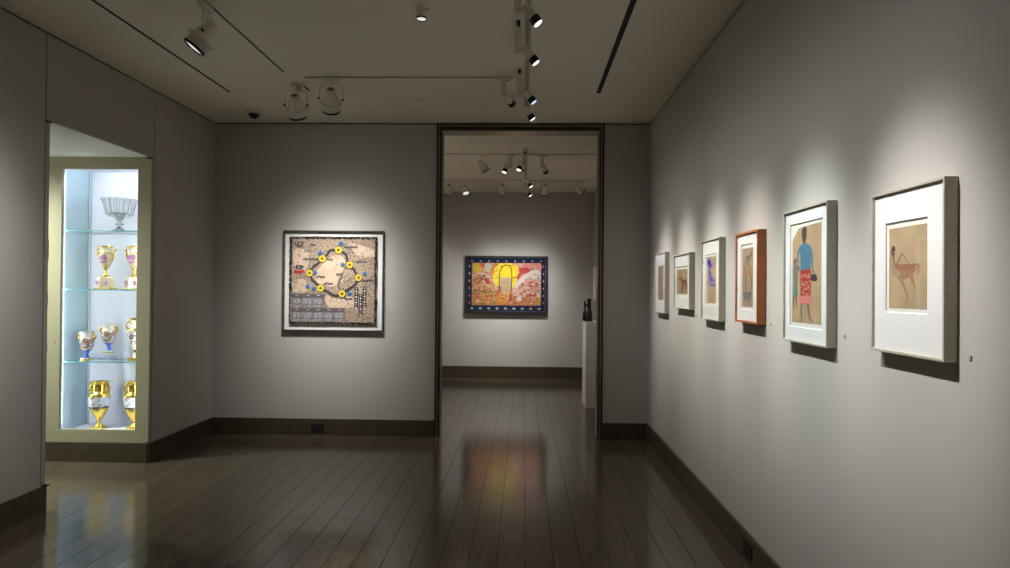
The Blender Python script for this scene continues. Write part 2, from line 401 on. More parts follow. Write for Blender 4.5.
def boxspot(x, y, z, target, label, watts=0, deg=50, color=(1, .97, .93), group=None, lens=LENS, along=(0, 1), off=.0, blen=.15, drop=.165, halo=.06, wide=30, edge=1.3):
    """small snooted spot on the foot of an upright driver box"""
    root = thing('track_spotlight', label, 'spotlight', (x, y, z), 0, group)
    d0 = Vector(target) - Vector((x, y, z - .19)); hz = Vector((d0.x, d0.y, 0)).normalized()
    m = MB()
    if along[1]: m.box(-.017, .017, -blen, blen, -.026, -.004, 0, .003)
    else: m.box(-blen, blen, -.017, .017, -.026, -.004, 0, .003)
    ad = m.build('track_adapter', FIX, root)
    m = MB()
    if along[1]: m.box(-.011, .011, -blen - .0015, -blen + .06, -.0275, -.012)
    else: m.box(blen * .4, blen * .8, -.009, .009, -.0275, -.012)
    m.build('adapter_slot', BLACK, ad)
    m = MB(); m.box(-.021, .021, -.021, .021, -drop, -.024, 0, .002); m.build('driver_box', FIX, root)
    hp = hz * .062 + Vector((0, 0, -drop + .012))
    m = MB(); m.tube([hz * .015 + Vector((0, 0, -drop + .02)), hz * .04 + Vector((0, 0, -drop + .02)), hp], .009, 10)
    m.build('arm', FIX, root)
    d, s = basis(Vector(target) - (Vector((x, y, z)) + hp))
    m = MB(); m.lathe([(0, -.044), (.014, -.042), (.022, -.034), (.026, -.018), (.026, .038), (.024, .040), (.0, .038)], o=hp, d=d, n=28); m.build('housing', FIX, root)
    m = MB(); m.lathe([(.027, .036), (.030, .038), (.030, .078), (.0275, .079), (.024, .040), (.027, .036)], o=hp, d=d, n=28, smooth=False); m.build('snoot', BLACKM, root)
    m = MB(); m.lathe([(0, .087), (.012, .086), (.022, .083), (.0265, .078)], o=hp, d=d, n=24); m.build('lens', lens, root)
    spot_lamp(root, hp + d * .10, d, watts, deg, color, halo=halo, wide=wide, edge=edge)
    return root

# the row of snooted spots over the middle of the near room, each aimed at one framed drawing
def mid(y, ty, label, watts, deg, color, lens=LENS, tz=1.37):
    return boxspot(-.045, y, HC, (XR, ty, tz), label, watts, deg, color, lens=lens, halo=.125, wide=26, edge=2.0)
WATT = 245; DEG = 46
mid(2.135, 2.135, 'white snooted track spotlight overhead lighting the frame nearest the camera', WATT * 1.0, DEG, (1, .98, .965))
mid(2.90, 2.90, 'white snooted track spotlight overhead lighting the drawing of the figure in blue', WATT * 1.0, DEG, (.94, 1, .985))
mid(3.60, 3.62, 'largest visible white track spotlight with a black snoot over the middle of the room', WATT * .95, DEG, (1, .965, .92))
mid(4.22, 4.34, 'white track spotlight with a black snoot, second along the middle track', WATT * .95, DEG, (.97, .99, .95))
mid(5.12, 5.12, 'white track spotlight with a bluish lens where the middle track meets the cross track', WATT * .9, DEG, (1, .98, .90), LENSB)
mid(5.60, 5.93, 'small track spotlight at the end of the middle track nearest the doorway', WATT * .85, DEG, (.98, .95, .97))
boxspot(-.166, 5.194, HC, (1.0, 7.4, 2.0), 'white spotlight on an upright box at the end of the cross track', 0, 40, along=(1, 0), blen=.05)
flood(-.555, 3.56, HC, (-.66, 3.42, 0), 'small white spotlight pointing down with a black rim, alone left of the middle track', 12, 50, along=(1, 0), scale=.55, drop=.30, lens=LENSD)
flood(-1.86, 3.84, HC, (XL, 3.45, 1.2), 'large white bell floodlight tilted towards the left wall with its lit lens showing', 130, 75, (1, .98, .96), along=(0, 1), scale=1.25, drop=.15, lens=LENSD)
flood(-1.85, 5.37, HC, (-1.90, YB, 1.36), 'white bell floodlight hanging just past the end of the long left track', 185, 64, (.98, 1, .97), along=(0, 1), scale=1.28)
slot(-1.805, 5.44, 5.56, .018, 'short black slot in the ceiling behind the left hanging floodlight')
flood(-1.515, 5.194, HC, (-1.86, YB, 1.35), 'white bell floodlight hanging from the left end of the cross track', 185, 64, (1, .98, .97), scale=1.28)

# fill floods added out of view behind the camera to brighten the room
for i, (x, y, tx, ty) in enumerate(((-1.86, .6, XL, .1), (-1.86, -.6, XL, -.9), (-1.4, -1.3, -1.6, YN), (-.4, -1.3, -.2, YN))):
    flood(x, y, HC, (tx, ty, 1.4), 'white bell floodlight added as fill over the unseen end of the room behind the viewer', 190, 62, (1, .86, .68), group='added fill floodlights behind the viewer', along=(0, 1), halo=.0)
# far room
TP = (-.29, YF, 1.42)
flood(-.505, 7.944, HC2, (.6, 8.6, 1.3), 'white bell floodlight on the first far track, tilted down to one side', 120, 60, halo=.15)
boxspot(-.165, 7.944, HC2, (-1.2, 7.2, 0), 'white box spotlight left of the middle track in the far room', 60, 60, (1, .92, .78), along=(1, 0), blen=.04)
boxspot(.0, 7.80, HC2, (-1.0, 6.9, 0), 'white box spotlight hanging on the middle track just beyond the doorway', 60, 60, (1, .92, .78), blen=.06)
boxspot(.205, 7.944, HC2, (1.1, 10.0, 1.3), 'white box spotlight with black snoot right of the middle track in the far room', 90, 50, along=(1, 0), blen=.06)
boxspot(-.02, 9.05, HC2, (XR2, 8.9, 1.3), 'small black snooted spotlight further along the far room middle track', 40, 50)
boxspot(-.02, 9.92, HC2, (XR2, 9.8, 1.3), 'deepest black snooted spotlight on the far room middle track', 40, 50)
flood(-1.12, 9.84, HC2, (-1.5, YF, 1.3), 'bell floodlight partly hidden by the left doorway casing', 60, 66)
flood(-.875, 9.84, HC2, (-.2, 8.6, .6), 'bell floodlight with its lit lens turned to the doorway on the second far track', 25, 60, lens=LENSD)
flood(-.331, 9.84, HC2, (-.55, YF, 1.1), 'bell floodlight hanging above the left half of the red and yellow painting', 220, 64, (1, 1, .98))
flood(.297, 9.84, HC2, (0, YF, 1.15), 'bell floodlight hanging above the right half of the red and yellow painting', 220, 64, (1, .99, .96))
flood(.791, 9.84, HC2, (XR2 + .6, 9.84, 2.35), 'bell floodlight turned nearly level towards the right wall of the far room', 0, 60)

flood(-1.9, 8.6, HC2, (XL2, 8.2, 1.3), 'white bell floodlight added as fill over the hidden side of the far room, first', 480, 70, (1, .92, .79), halo=.15)  # this and the next are added out of view to brighten the far room
flood(-1.9, 7.6, HC2, (XL2, 7.4, 1.1), 'white bell floodlight added as fill over the hidden side of the far room, second', 480, 70, (1, .92, .79), halo=.15)
# ceiling fittings
root = thing('security_camera', 'small black dome security camera on the ceiling in the back left corner', 'security camera', (-2.53, 6.2, HC))
m = MB(); m.lathe([(0, -.0), (.072, -.0), (.072, -.018), (.064, -.028), (.050, -.028), (0, -.028)], n=32); m.build('mount', PLINTH, root)
m = MB(); m.lathe([(.045, -.026)] + [(.048 * math.cos(a * PI / 16), -.028 - .045 * math.sin(a * PI / 16)) for a in range(9)], n=28); m.build('dome', DOME, root)
def plate(x, y, z, label):
    m = MB(); m.lathe([(0, 0), (.048, 0), (.048, -.004), (.041, -.007), (.040, -.004), (0, -.0042)], o=(x, y, z), n=32)
    o = m.build('ceiling_cover_plate', FIX); tag(o, label, 'cover plate')
plate(-.917, 5.83, HC, 'round white flush cover plate on the near room ceiling by the back wall')
plate(.013, 7.656, HC2, 'round white flush cover plate on the far room ceiling just inside the doorway')

# ------------------------------------------------------------------ artworks
class Art:
    """paper of width w and height h with painted shapes; u to the right, v up, both 0..1"""
    def __init__(s, w, h, cz): s.w = w; s.h = h; s.cz = cz; s.mb = MB(); s.mats = []; s.k = 0
    def mi(s, mat):
        if mat not in s.mats: s.mats.append(mat)
        return s.mats.index(mat)
    def P(s, u, v, k): return Vector(((u - .5) * s.w, -.00012 * k, s.cz + (v - .5) * s.h))
    def poly(s, pts, mat, k=None):
        if k is None: s.k += 1; k = s.k
        n = len(pts)
        s.mb.add([s.P(u, v, k) for u, v in pts], [list(range(n))], s.mi(mat))
    def smooth(s, pts, closed=True, sub=6):
        n = len(pts); out = []
        rng = range(n) if closed else range(n - 1)
        for i in rng:
            g = (lambda j: pts[j % n]) if closed else (lambda j: pts[max(0, min(n - 1, j))])
            p0, p1, p2, p3 = g(i - 1), g(i), g(i + 1), g(i + 2)
            for q in range(sub):
                t = q / sub
                out.append(tuple(.5 * (2 * p1[a] + (p2[a] - p0[a]) * t + (2 * p0[a] - 5 * p1[a] + 4 * p2[a] - p3[a]) * t * t + (3 * p1[a] - p0[a] - 3 * p2[a] + p3[a]) * t ** 3) for a in (0, 1)))
        if not closed: out.append(pts[-1])
        return out
    def blob(s, pts, mat, k=None): s.poly(s.smooth(pts), mat, k)
    def disc(s, u, v, r, mat, k=None, sq=1.0, n=20, jag=0):
        s.poly([(u + (r * (1 + jag * math.cos(5 * t))) * math.cos(t) / s.w, v + (r * (1 + jag * math.cos(5 * t))) * sq * math.sin(t) / s.h) for t in [2 * PI * i / n for i in range(n)]], mat, k)
    def ring(s, u, v, r0, r1, mat, n=20):
        s.k += 1
        vs = [s.P(u + r * math.cos(2 * PI * i / n) / s.w, v + r * math.sin(2 * PI * i / n) / s.h, s.k) for r in (r0, r1) for i in range(n)]
        s.mb.add(vs, [(i, (i + 1) % n, n + (i + 1) % n, n + i) for i in range(n)], s.mi(mat))
    def stroke(s, pts, wd, mat, k=None, sm=True, taper=None):
        """wd in metres"""
        if sm and len(pts) > 2: pts = s.smooth(pts, False, 5)
        if k is None: s.k += 1; k = s.k
        q = [Vector((u * s.w, v * s.h)) for u, v in pts]; n = len(q); A = []; B = []
        for i in range(n):
            t = q[min(i + 1, n - 1)] - q[max(i - 1, 0)]
            if t.length < 1e-9: t = Vector((1, 0))
            t.normalize(); nr = Vector((-t.y, t.x)); f = i / (n - 1)
            ww = (wd if taper is None else wd + (taper - wd) * f) / 2
            A.append(q[i] + nr * ww); B.append(q[i] - nr * ww)
        vs = [s.P(p.x / s.w, p.y / s.h, k) for p in A + B]
        s.mb.add(vs, [(i, i + 1, n + i + 1, n + i) for i in range(n - 1)], s.mi(mat))
    def rect(s, u0, v0, u1, v1, mat, k=None): s.poly([(u0, v0), (u1, v0), (u1, v1), (u0, v1)], mat, k)
    def sheet(s, mat, outline=None, th=.0008):
        o = outline or [(0, 0), (1, 0), (1, 1), (0, 1)]
        n = len(o); a = [s.P(u, v, 0) for u, v in o]; b_ = [p + Vector((0, th, 0)) for p in a]
        s.mb.add(a + b_, [list(range(n)), list(range(n, 2 * n))[::-1]] + [[i, (i + 1) % n, n + (i + 1) % n, n + i] for i in range(n)], s.mi(mat))
    def build(s, name, root, y):
        s.mb.xf(Matrix.Translation((0, y, 0)))
        return s.mb.build(name, s.mats, root, fix=False)

def ringbox(m, x0, x1, z0, z1, wd, y0, y1, mat=0, wz=None):
    """rectangular frame in the xz plane; outer x0..x1, z0..z1"""
    wz = wz or wd
    o = [(x0, z0), (x1, z0), (x1, z1), (x0, z1)]; i = [(x0 + wd, z0 + wz), (x1 - wd, z0 + wz), (x1 - wd, z1 - wz), (x0 + wd, z1 - wz)]
    v = [(x, y, z) for y in (y0, y1) for L in (o, i) for x, z in L]
    f = []
    for a in range(4):
        b_ = (a + 1) % 4
        f += [(a, b_, 4 + b_, 4 + a), (8 + a, 12 + a, 12 + b_, 8 + b_), (a, 8 + a, 8 + b_, b_), (4 + a, 4 + b_, 12 + b_, 12 + a)]
    m.add(v, f, mat)
def matboard(m, x0, x1, z0, z1, ax0, ax1, az0, az1, y, th=.003):
    """board with a window cut; outer rect and window rect, local"""
    O = [(x0, z0), (x1, z0), (x1, z1), (x0, z1)]; W = [(ax0, az0), (ax1, az0), (ax1, az1), (ax0, az1)]
    b = th * .8; W2 = [(ax0 + b, az0 + b), (ax1 - b, az0 + b), (ax1 - b, az1 - b), (ax0 + b, az1 - b)]
    v = [(x, y, z) for x, z in O] + [(x, y, z) for x, z in W] + [(x, y + th, z) for x, z in W2]
    f = []; g = []
    for a in range(4):
        c_ = (a + 1) % 4; f.append((a, c_, 4 + c_, 4 + a)); g.append((4 + a, 4 + c_, 8 + c_, 8 + a))
    m.add(v, f, 0); m.add(v, g, 1)

def framed(name, label, cat, loc, rz, w, h, depth, fw, fmat, win, artfn, matm=MATB, group=None, floated=0, mat_depth=.010):
    """framed picture. loc = bottom middle of its back, on the wall. win = window (x0,x1,z0,z1) measured from the frame's lower left corner"""
    root = thing(name, label, cat, loc, rz, group)
    m = MB(); ringbox(m, -w / 2, w / 2, 0, h, fw, -depth, 0); fr = m.build('frame', fmat, root)
    bv = fr.modifiers.new('b', 'BEVEL'); bv.width = .0012; bv.segments = 2; bv.limit_method = 'ANGLE'
    m = MB(); m.box(-w / 2 + fw * .6, w / 2 - fw * .6, -.008, -.002, fw * .6, h - fw * .6); m.build('backing_board', MATB, root)
    if win:
        x0, x1, z0, z1 = win
        m = MB(); matboard(m, -w / 2 + fw * .8, w / 2 - fw * .8, fw * .8, h - fw * .8, x0 - w / 2, x1 - w / 2, z0, z1, -depth + mat_depth)
        m.build('mat_board', [matm, BEVL], root, fix=False)
    artfn(root, w, h, depth)
    m = MB(); m.box(-w / 2 + fw * .8, w / 2 - fw * .8, -depth + .004, -depth + .0055, fw * .8, h - fw * .8); m.build('glass', PGLASS, root)
    return root

TAN = paper('tan_card', (.43, .32, .185)); TAN2 = paper('brown_card', (.36, .265, .16)); TAN3 = paper('warm_card', (.47, .33, .19))

def hang(label, cat, y0, y1, z0, z1, fmat, art, paint, fw=.0085, depth=.040, tan=TAN, win=None, outline=None, matm=MATB, group=None):
    """framed drawing on the right wall. y0 (far side) > y1 (near side); art = (yfar, ynear, zbot, ztop) of the sheet"""
    w = y0 - y1; h = z1 - z0; yc = (y0 + y1) / 2
    ay0, ay1, az0, az1 = art; aw = ay0 - ay1; ah = az1 - az0
    if win is None: win = (y0 - ay0 - .018, y0 - ay1 + .018, az0 - z0 - .016, az1 - z0 + .018)
    def fn(root, w_, h_, d_):
        A = Art(aw, ah, (az0 + az1) / 2 - z0); A.sheet(tan, outline); paint(A)
        off = yc - (ay0 + ay1) / 2
        A.mb.xf(Matrix.Translation((off, 0, 0)))
        A.build('drawing', root, -d_ + .0145)
        m = MB(); m.box(win[0] - w / 2 - .01, win[1] - w / 2 + .01, -d_ + .0155, -d_ + .017, win[2] - .01, win[3] + .01); m.build('mount_board', MATW, root)
    return framed('framed_drawing', label, cat, (XR, yc, z0), -PI / 2, w, h, depth, fw, fmat, win, fn, matm, group)

BR = flat(.30, .16, .07); BRD = flat(.15, .08, .045); INK = flat(.055, .05, .05); GREY = flat(.17, .16, .14); RUST = flat(.40, .18, .08)

def paint6(A):   # long-legged bending figure in a hat
    U = lambda x, y: ((x - 37) / 203, 1 - (y - 62) / 445)
    body = flat(.30, .165, .08); leg = flat(.335, .195, .10)
    A.blob([U(52, 195), U(64, 190), U(70, 205), U(68, 225), U(80, 262), U(150, 266), U(200, 268), U(206, 290), U(180, 305), U(165, 325), U(140, 345), U(110, 350), U(92, 345), U(100, 320), U(90, 300), U(70, 285), U(60, 255), U(56, 225)], body)
    A.blob([U(74, 268), U(140, 268), U(170, 285), U(130, 300), U(90, 290)], flat(.30, .13, .06))
    A.blob([U(90, 335), U(112, 340), U(130, 385), U(146, 440), U(142, 470), U(134, 488), U(137, 460), U(128, 420), U(112, 385)], leg)
    A.blob([U(150, 320), U(168, 318), U(172, 350), U(182, 385), U(184, 420), U(172, 385), U(160, 360)], leg)
    A.blob([U(175, 285), U(200, 280), U(205, 310), U(196, 330), U(190, 310)], leg)
    A.blob([U(45, 188), U(52, 180), U(54, 165), U(68, 160), U(72, 176), U(76, 184), U(60, 190)], INK)
    A.blob([U(52, 190), U(66, 190), U(68, 210), U(60, 222), U(50, 206)], BRD)
    A.stroke([U(80, 268), U(112, 203)], .0022, INK); A.stroke([U(112, 203), U(152, 268)], .0022, INK)
    A.stroke([U(50, 225), U(48, 265), U(60, 300), U(98, 345)], .0028, GREY)
    A.stroke([U(66, 285), U(85, 310), U(98, 345)], .0022, GREY)
hang('pale framed drawing nearest the camera, a bending brown figure in a hat', 'picture', 2.338, 1.936, 1.2645, 1.792, PALEW,
     (2.249, 2.042, 1.4115, 1.669), paint6, win=(2.338 - 2.268, 2.338 - 2.032, .1315, .424))

def paint5(A):   # tall figure in a blue top and red skirt with a small companion
    U = lambda x, y: ((x - 55) / 150, 1 - (y - 36) / 497)
    blue = flat(.085, .195, .285); skin = flat(.10, .065, .045); leg = flat(.16, .15, .15)
    A.blob([U(108, 55), U(118, 42), U(130, 48), U(134, 75), U(130, 108), U(124, 122), U(114, 118), U(108, 100), U(106, 75)], skin)
    A.rect(*U(114, 135), *U(126, 112), skin)
    A.blob([U(92, 150), U(104, 134), U(125, 128), U(146, 138), U(152, 165), U(156, 215), U(150, 265), U(108, 266), U(100, 230), U(100, 185)], blue)
    A.stroke([U(98, 150), U(86, 185), U(88, 235), U(100, 268)], .018, blue, taper=.008)
    A.stroke([U(150, 150), U(160, 190), U(163, 240), U(168, 280)], .018, blue, taper=.008)
    rng = random.Random(4)
    A.rect(*U(101, 398), *U(156, 264), flat(.42, .045, .03))
    cr = flat(.62, .42, .30)
    for i in range(34):
        x = rng.uniform(104, 150); y = rng.uniform(270, 390)
        A.stroke([U(x, y), U(x + rng.uniform(-7, 7), y + rng.uniform(4, 12)), U(x + rng.uniform(-4, 9), y + rng.uniform(2, 16))], .0028, cr, k=A.k + 1)
    A.k += 2
    A.rect(*U(94, 436), *U(158, 396), flat(.66, .22, .20))
    A.stroke([U(108, 436), U(106, 480), U(112, 515), U(104, 528)], .016, leg, taper=.006)
    A.stroke([U(140, 436), U(146, 475), U(152, 508), U(166, 522)], .017, leg, taper=.006)
    A.blob([U(158, 292), U(168, 288), U(184, 292), U(187, 318), U(172, 323), U(158, 316)], INK)
    A.stroke([U(163, 290), U(168, 272), U(180, 290)], .003, INK)
    A.blob([U(66, 210), U(74, 200), U(80, 212), U(76, 230), U(68, 228)], BRD)
    A.blob([U(64, 238), U(78, 232), U(86, 262), U(80, 330), U(84, 388), U(64, 390), U(66, 320), U(60, 270)], flat(.20, .19, .16))
    A.blob([U(64, 345), U(80, 342), U(84, 392), U(62, 394)], flat(.13, .26, .23))
    A.stroke([U(80, 250), U(90, 250), U(98, 262)], .006, BRD)
    A.stroke([U(68, 392), U(66, 430), U(70, 468)], .008, BRD, taper=.004); A.stroke([U(78, 392), U(82, 425), U(84, 455)], .008, BRD, taper=.004)
hang('large pale framed drawing of a tall figure in blue top and red skirt', 'picture', 3.122, 2.673, 1.240, 1.822, PALEW,
     (3.048, 2.756, 1.328, 1.746), paint5, tan=TAN3, outline=[(0, 0), (1, 0), (1, 1), (.24, .985), (0, .87)], win=(3.122 - 3.068, 3.122 - 2.735, .066, .52))

def paint4(A):   # tongs over a grey basket
    U = lambda x, y: ((x - 447) / 46, 1 - (y - 124) / 256)
    dk = flat(.12, .10, .085)
    A.stroke([U(489, 142), U(478, 160), U(468, 165), U(465, 192), U(456, 222)], .010, dk, taper=.006)
    A.stroke([U(490, 150), U(478, 172), U(472, 190), U(486, 225)], .009, dk, taper=.005)
    A.stroke([U(462, 160), U(470, 170), U(478, 172)], .008, BRD)
    A.rect(*U(455, 236), *U(486, 221), RUST)
    A.stroke([U(465, 236), U(462, 275), U(463, 322)], .022, flat(.19, .145, .10), taper=.018)
    A.stroke([U(482, 236), U(488, 270), U(484, 322)], .008, dk)
    A.stroke([U(455, 236), U(450, 280), U(453, 322)], .007, dk)
    A.poly([U(450, 320), U(488, 320), U(483, 352), U(456, 354)], flat(.15, .15, .14))
    A.stroke([U(450, 320), U(488, 320)], .008, dk)
hang('reddish cherry wood framed drawing of tongs over a grey basket', 'picture', 3.800, 3.443, 1.293, 1.7775, CHERRY,
     (3.717, 3.549, 1.3775, 1.692), paint4, tan=TAN2, depth=.046, fw=.011, win=(3.800 - 3.735, 3.800 - 3.533, .0685, .421))

def paint3(A):   # blue figure
    U = lambda x, y: ((x - 287) / 39, 1 - (y - 160) / 205)
    bl = flat(.05, .045, .42); b2 = flat(.16, .15, .50)
    A.blob([U(291, 178), U(297, 172), U(304, 182), U(306, 200), U(302, 220), U(308, 240), U(304, 252), U(296, 240), U(298, 215), U(290, 200)], bl)
    A.blob([U(300, 238), U(312, 246), U(316, 264), U(310, 275), U(300, 268), U(296, 252)], b2)
    A.stroke([U(303, 205), U(312, 200)], .010, bl); A.stroke([U(294, 222), U(303, 236), U(300, 258), U(312, 262)], .012, bl)
    A.stroke([U(301, 265), U(303, 285), U(312, 284), U(322, 292)], .013, bl); A.stroke([U(315, 262), U(322, 290)], .011, bl)
    A.stroke([U(292, 185), U(300, 205)], .012, flat(.03, .03, .3))
hang('cream framed narrow drawing of a bright blue figure, beside the cherry frame', 'picture', 4.548, 4.131, 1.274, 1.7925, PALEW,
     (4.4535, 4.2495, 1.383, 1.684), paint3, tan=TAN, win=(4.548 - 4.478, 4.548 - 4.225, .095, .425), matm=MATW)

def paint2(A):   # rust brown dog
    U = lambda x, y: ((x - 158) / 45, 1 - (y - 215) / 110)
    A.blob([U(163, 257), U(172, 254), U(174, 246), U(179, 244), U(181, 256), U(188, 262), U(197, 264), U(200, 270), U(199, 290), U(200, 300), U(196, 302), U(193, 284), U(186, 282), U(184, 300), U(180, 312), U(177, 300), U(178, 278), U(173, 266), U(165, 262)], flat(.20, .07, .035))
    A.stroke([U(197, 266), U(202, 258)], .006, BRD); A.stroke([U(186, 282), U(190, 308)], .012, BRD, taper=.006)
hang('pale framed drawing of a rust brown dog, wider than the frames around it', 'picture', 5.370, 4.867, 1.3255, 1.740, PALEW,
     (5.314, 4.9795, 1.435, 1.6245), paint2, tan=TAN2, win=(5.370 - 5.335, 5.370 - 4.950, .085, .32))

def paint1(A):   # two thin brown upright figures
    U = lambda x, y: ((x - 75) / 24, 1 - (y - 200) / 148)
    A.stroke([U(82, 215), U(85, 240), U(80, 262), U(88, 285), U(83, 325)], .022, flat(.22, .13, .07), taper=.012)
    A.stroke([U(91, 215), U(89, 240), U(93, 262), U(87, 285), U(92, 325)], .022, flat(.19, .12, .07), taper=.012)
    A.stroke([U(84, 250), U(90, 250)], .02, BRD); A.disc(.32, .90, .014, BRD); A.disc(.66, .90, .014, BRD)
hang('pale framed narrow drawing closest to the far corner, two thin brown figures', 'picture', 6.153, 5.706, 1.266, 1.791, PALEW,
     (6.056, 5.828, 1.381, 1.678), paint1, tan=TAN2, win=(6.153 - 6.082, 6.153 - 5.802, .098, .43))

# ---- map-like sheet on the back wall
def paint_map(root, w, h, d):
    A = Art(.876, .880, (1.972 + 1.090) / 2 - 1.031)
    base = paper('parchment', (.44, .325, .225), dark=(.10, .08, .07), amt=.8, scale=80, thr=.505)
    light = paper('parchment_clear', (.60, .44, .32), dark=(.25, .18, .13), amt=.4, scale=70, thr=.58)
    dense = paper('parchment_dense', (.38, .30, .23), dark=(.05, .045, .05), amt=.9, scale=120, thr=.47)
    A.sheet(base, [(0, .01), (.3, 0), (.6, .008), (1, .004), (.995, .3), (1, .7), (.992, 1), (.6, .993), (.3, 1), (.006, .99), (0, .6)])
    U = lambda x, y: ((x - 85) / 382, 1 - (y - 70) / 390)
    dk = flat(.055, .048, .055); dk2 = flat(.12, .10, .10); wh = flat(.55, .53, .55); gr = flat(.26, .25, .27)
    A.blob([U(195, 240), U(235, 185), U(285, 150), U(320, 165), U(325, 200), U(300, 250), U(285, 290), U(240, 285), U(205, 275)], light)
    A.blob([U(105, 130), U(165, 140), U(160, 215), U(110, 215)], light); A.blob([U(100, 270), U(150, 262), U(165, 310), U(105, 314)], light)
    A.blob([U(245, 330), U(300, 345), U(360, 335), U(365, 380), U(260, 382)], light); A.blob([U(345, 100), U(450, 130), U(450, 160), U(380, 150)], light)
    rng = random.Random(11); ink0 = flat(.02, .018, .02)
    # border of close scribble
    for (a, b_) in (((84, 72), (466, 84)), ((84, 446), (466, 459)), ((84, 72), (97, 459)), ((454, 72), (466, 459))):
        x0, x1 = a[0], b_[0]; y0, y1 = a[1], b_[1]
        A.rect(*U(x0 + 1, y1 - 1), *U(x1 - 1, y0 + 1), dense)
        L = max(x1 - x0, y1 - y0); A.k += 1
        for i in range(int(L / 1.6)):
            x = rng.uniform(x0 + 2, x1 - 2); y = rng.uniform(y0 + 2, y1 - 2)
            A.stroke([U(x + rng.uniform(-4, 4), y + rng.uniform(-4, 4)), U(x, y), U(x + rng.uniform(-4, 4), y + rng.uniform(-4, 4))], .010, ink0, k=A.k, sm=False)
    A.k += 1
    # short pen marks over the whole sheet
    for i in range(760):
        x = rng.uniform(102, 450); y = rng.uniform(92, 440)
        if 205 < x < 315 and 165 < y < 285 and rng.random() < .85: continue
        A.stroke([U(x, y), U(x + rng.uniform(-6, 6), y + rng.uniform(-4, 4))], .0075, rng.choice((dk2, dk, gr, dk2)), k=A.k, sm=False)
    # lines of writing too small to read
    A.k += 1
    for (x0, x1, y) in ((108, 140, 100), (108, 138, 108), (145, 215, 172), (240, 272, 172), (322, 382, 118), (375, 425, 182), (325, 362, 345), (290, 320, 238), (205, 240, 250), (235, 275, 278), (110, 150, 205), (405, 450, 265), (150, 170, 132), (175, 200, 110)):
        pts = []; x = x0
        while x < x1: pts.append(U(x, y + rng.uniform(-4.5, 4.5))); x += rng.uniform(2, 3.4)
        A.stroke(pts, .012, dk, k=A.k, sm=False)
        A.stroke([U(x0, y + 5), U(x1, y + 4)], .004, gr, k=A.k, sm=False)
    A.k += 1
    # tables along the lower left
    for (x0, y0, x1, y1) in ((90, 322, 242, 386), (90, 384, 330, 446)):
        A.rect(*U(x0, y1), *U(x1, y0), dense)
        A.rect(*U(x0 + 3, y0 + 20), *U(x1 - 3, y0 + 3), dk2)
        A.k += 1
        n = int((x1 - x0) / 46)
        for i in range(n):
            cx0 = x0 + 8 + i * 46; cx1 = cx0 + 40
            A.rect(*U(cx0, y1 - 4), *U(cx1, y0 + 22), gr, k=A.k)
        A.k += 1
        for i in range(n):
            cx0 = x0 + 8 + i * 46; cx1 = cx0 + 40
            for q in range(5): A.stroke([U(cx0 + 2, y0 + 26 + q * 8), U(cx1 - 2, y0 + 26 + q * 8)], .0022, wh, k=A.k, sm=False)
            for q in range(5): A.stroke([U(cx0 + 4 + q * 8, y0 + 24), U(cx0 + 4 + q * 8, y1 - 5)], .0022, wh if q % 2 else dk, k=A.k, sm=False)
            A.stroke([U(cx0 + 14, y0 + 9), U(cx0 + 30, y0 + 9)], .005, wh, k=A.k, sm=False)
            A.stroke([U(cx0, y0 + 48), U(cx1, y0 + 48)], .006, dk, k=A.k, sm=False)
        A.k += 1
        for q in range(130):
            x = rng.uniform(x0 + 3, x1 - 3); y = rng.uniform(y0 + 3, y1 - 3)
            A.stroke([U(x, y), U(x + rng.uniform(-4, 4), y + rng.uniform(-4, 4))], .006, dk, k=A.k, sm=False)
    # columns of dark beads
    for (x, y0, y1) in ((377, 296, 384), (396, 326, 418), (413, 293, 384)):
        A.stroke([U(x, y0 - 3), U(x, y1)], .036, ink0, sm=False); A.k += 1
        n = int((y1 - y0) / 12)
        for i in range(n + 1): A.disc(*U(x, y0 + 4 + i * 12), .0095, wh if i % 2 else base, k=A.k)
    # box and red arrow at the left
    A.rect(*U(113, 217), *U(139, 197), dk); A.rect(*U(121, 213), *U(130, 201), gr); A.rect(*U(124, 210), *U(127, 204), dk)
    red = flat(.42, .03, .025)
    A.poly([U(105, 222), U(134, 222), U(146, 218), U(152, 228), U(136, 232), U(130, 244), U(124, 233), U(105, 233)], red)
    A.blob([U(108, 95), U(140, 96), U(144, 108), U(128, 122), U(108, 108)], dk2); A.disc(*U(116, 101), .012, base); A.disc(*U(131, 104), .012, base); A.disc(*U(157, 134), .018, gr)
    # dark chain linking the yellow wheels
    chain = [[(298, 131), (262, 133), (248, 152), (228, 169)], [(228, 169), (212, 188), (190, 205), (173, 233)], [(173, 233), (185, 262), (205, 280), (222, 299)],
             [(222, 299), (245, 310), (265, 322), (290, 332), (316, 322)], [(316, 322), (345, 300), (368, 285), (387, 251)], [(387, 251), (370, 225), (360, 208), (347, 195)],
             [(347, 195), (335, 170), (330, 150), (298, 131)]]
    for c_ in chain: A.stroke([U(*p) for p in c_], .024, dk)
    A.stroke([U(*p) for p in ((387, 251), (415, 263), (440, 260), (460, 268))], .012, dk2)
    A.stroke([U(*p) for p in ((347, 195), (322, 225), (312, 250), (300, 280), (304, 300), (316, 322))], .012, dk2)
    A.stroke([U(*p) for p in ((328, 228), (330, 242), (316, 262), (312, 275))], .012, wh)
    A.blob([U(325, 215), U(350, 222), U(352, 250), U(330, 270), U(318, 255)], base)
    yel = flat(.86, .58, .03); oc = flat(.25, .12, .02)
    for (x, y) in ((298, 131), (228, 169), (347, 195), (173, 233), (387, 251), (222, 299), (316, 322)):
        A.disc(*U(x, y), .038, dk); A.disc(*U(x, y), .033, yel); A.ring(*U(x, y), .017, .022, oc); A.disc(*U(x, y), .012, dk)
    blu = flat(.03, .14, .38)
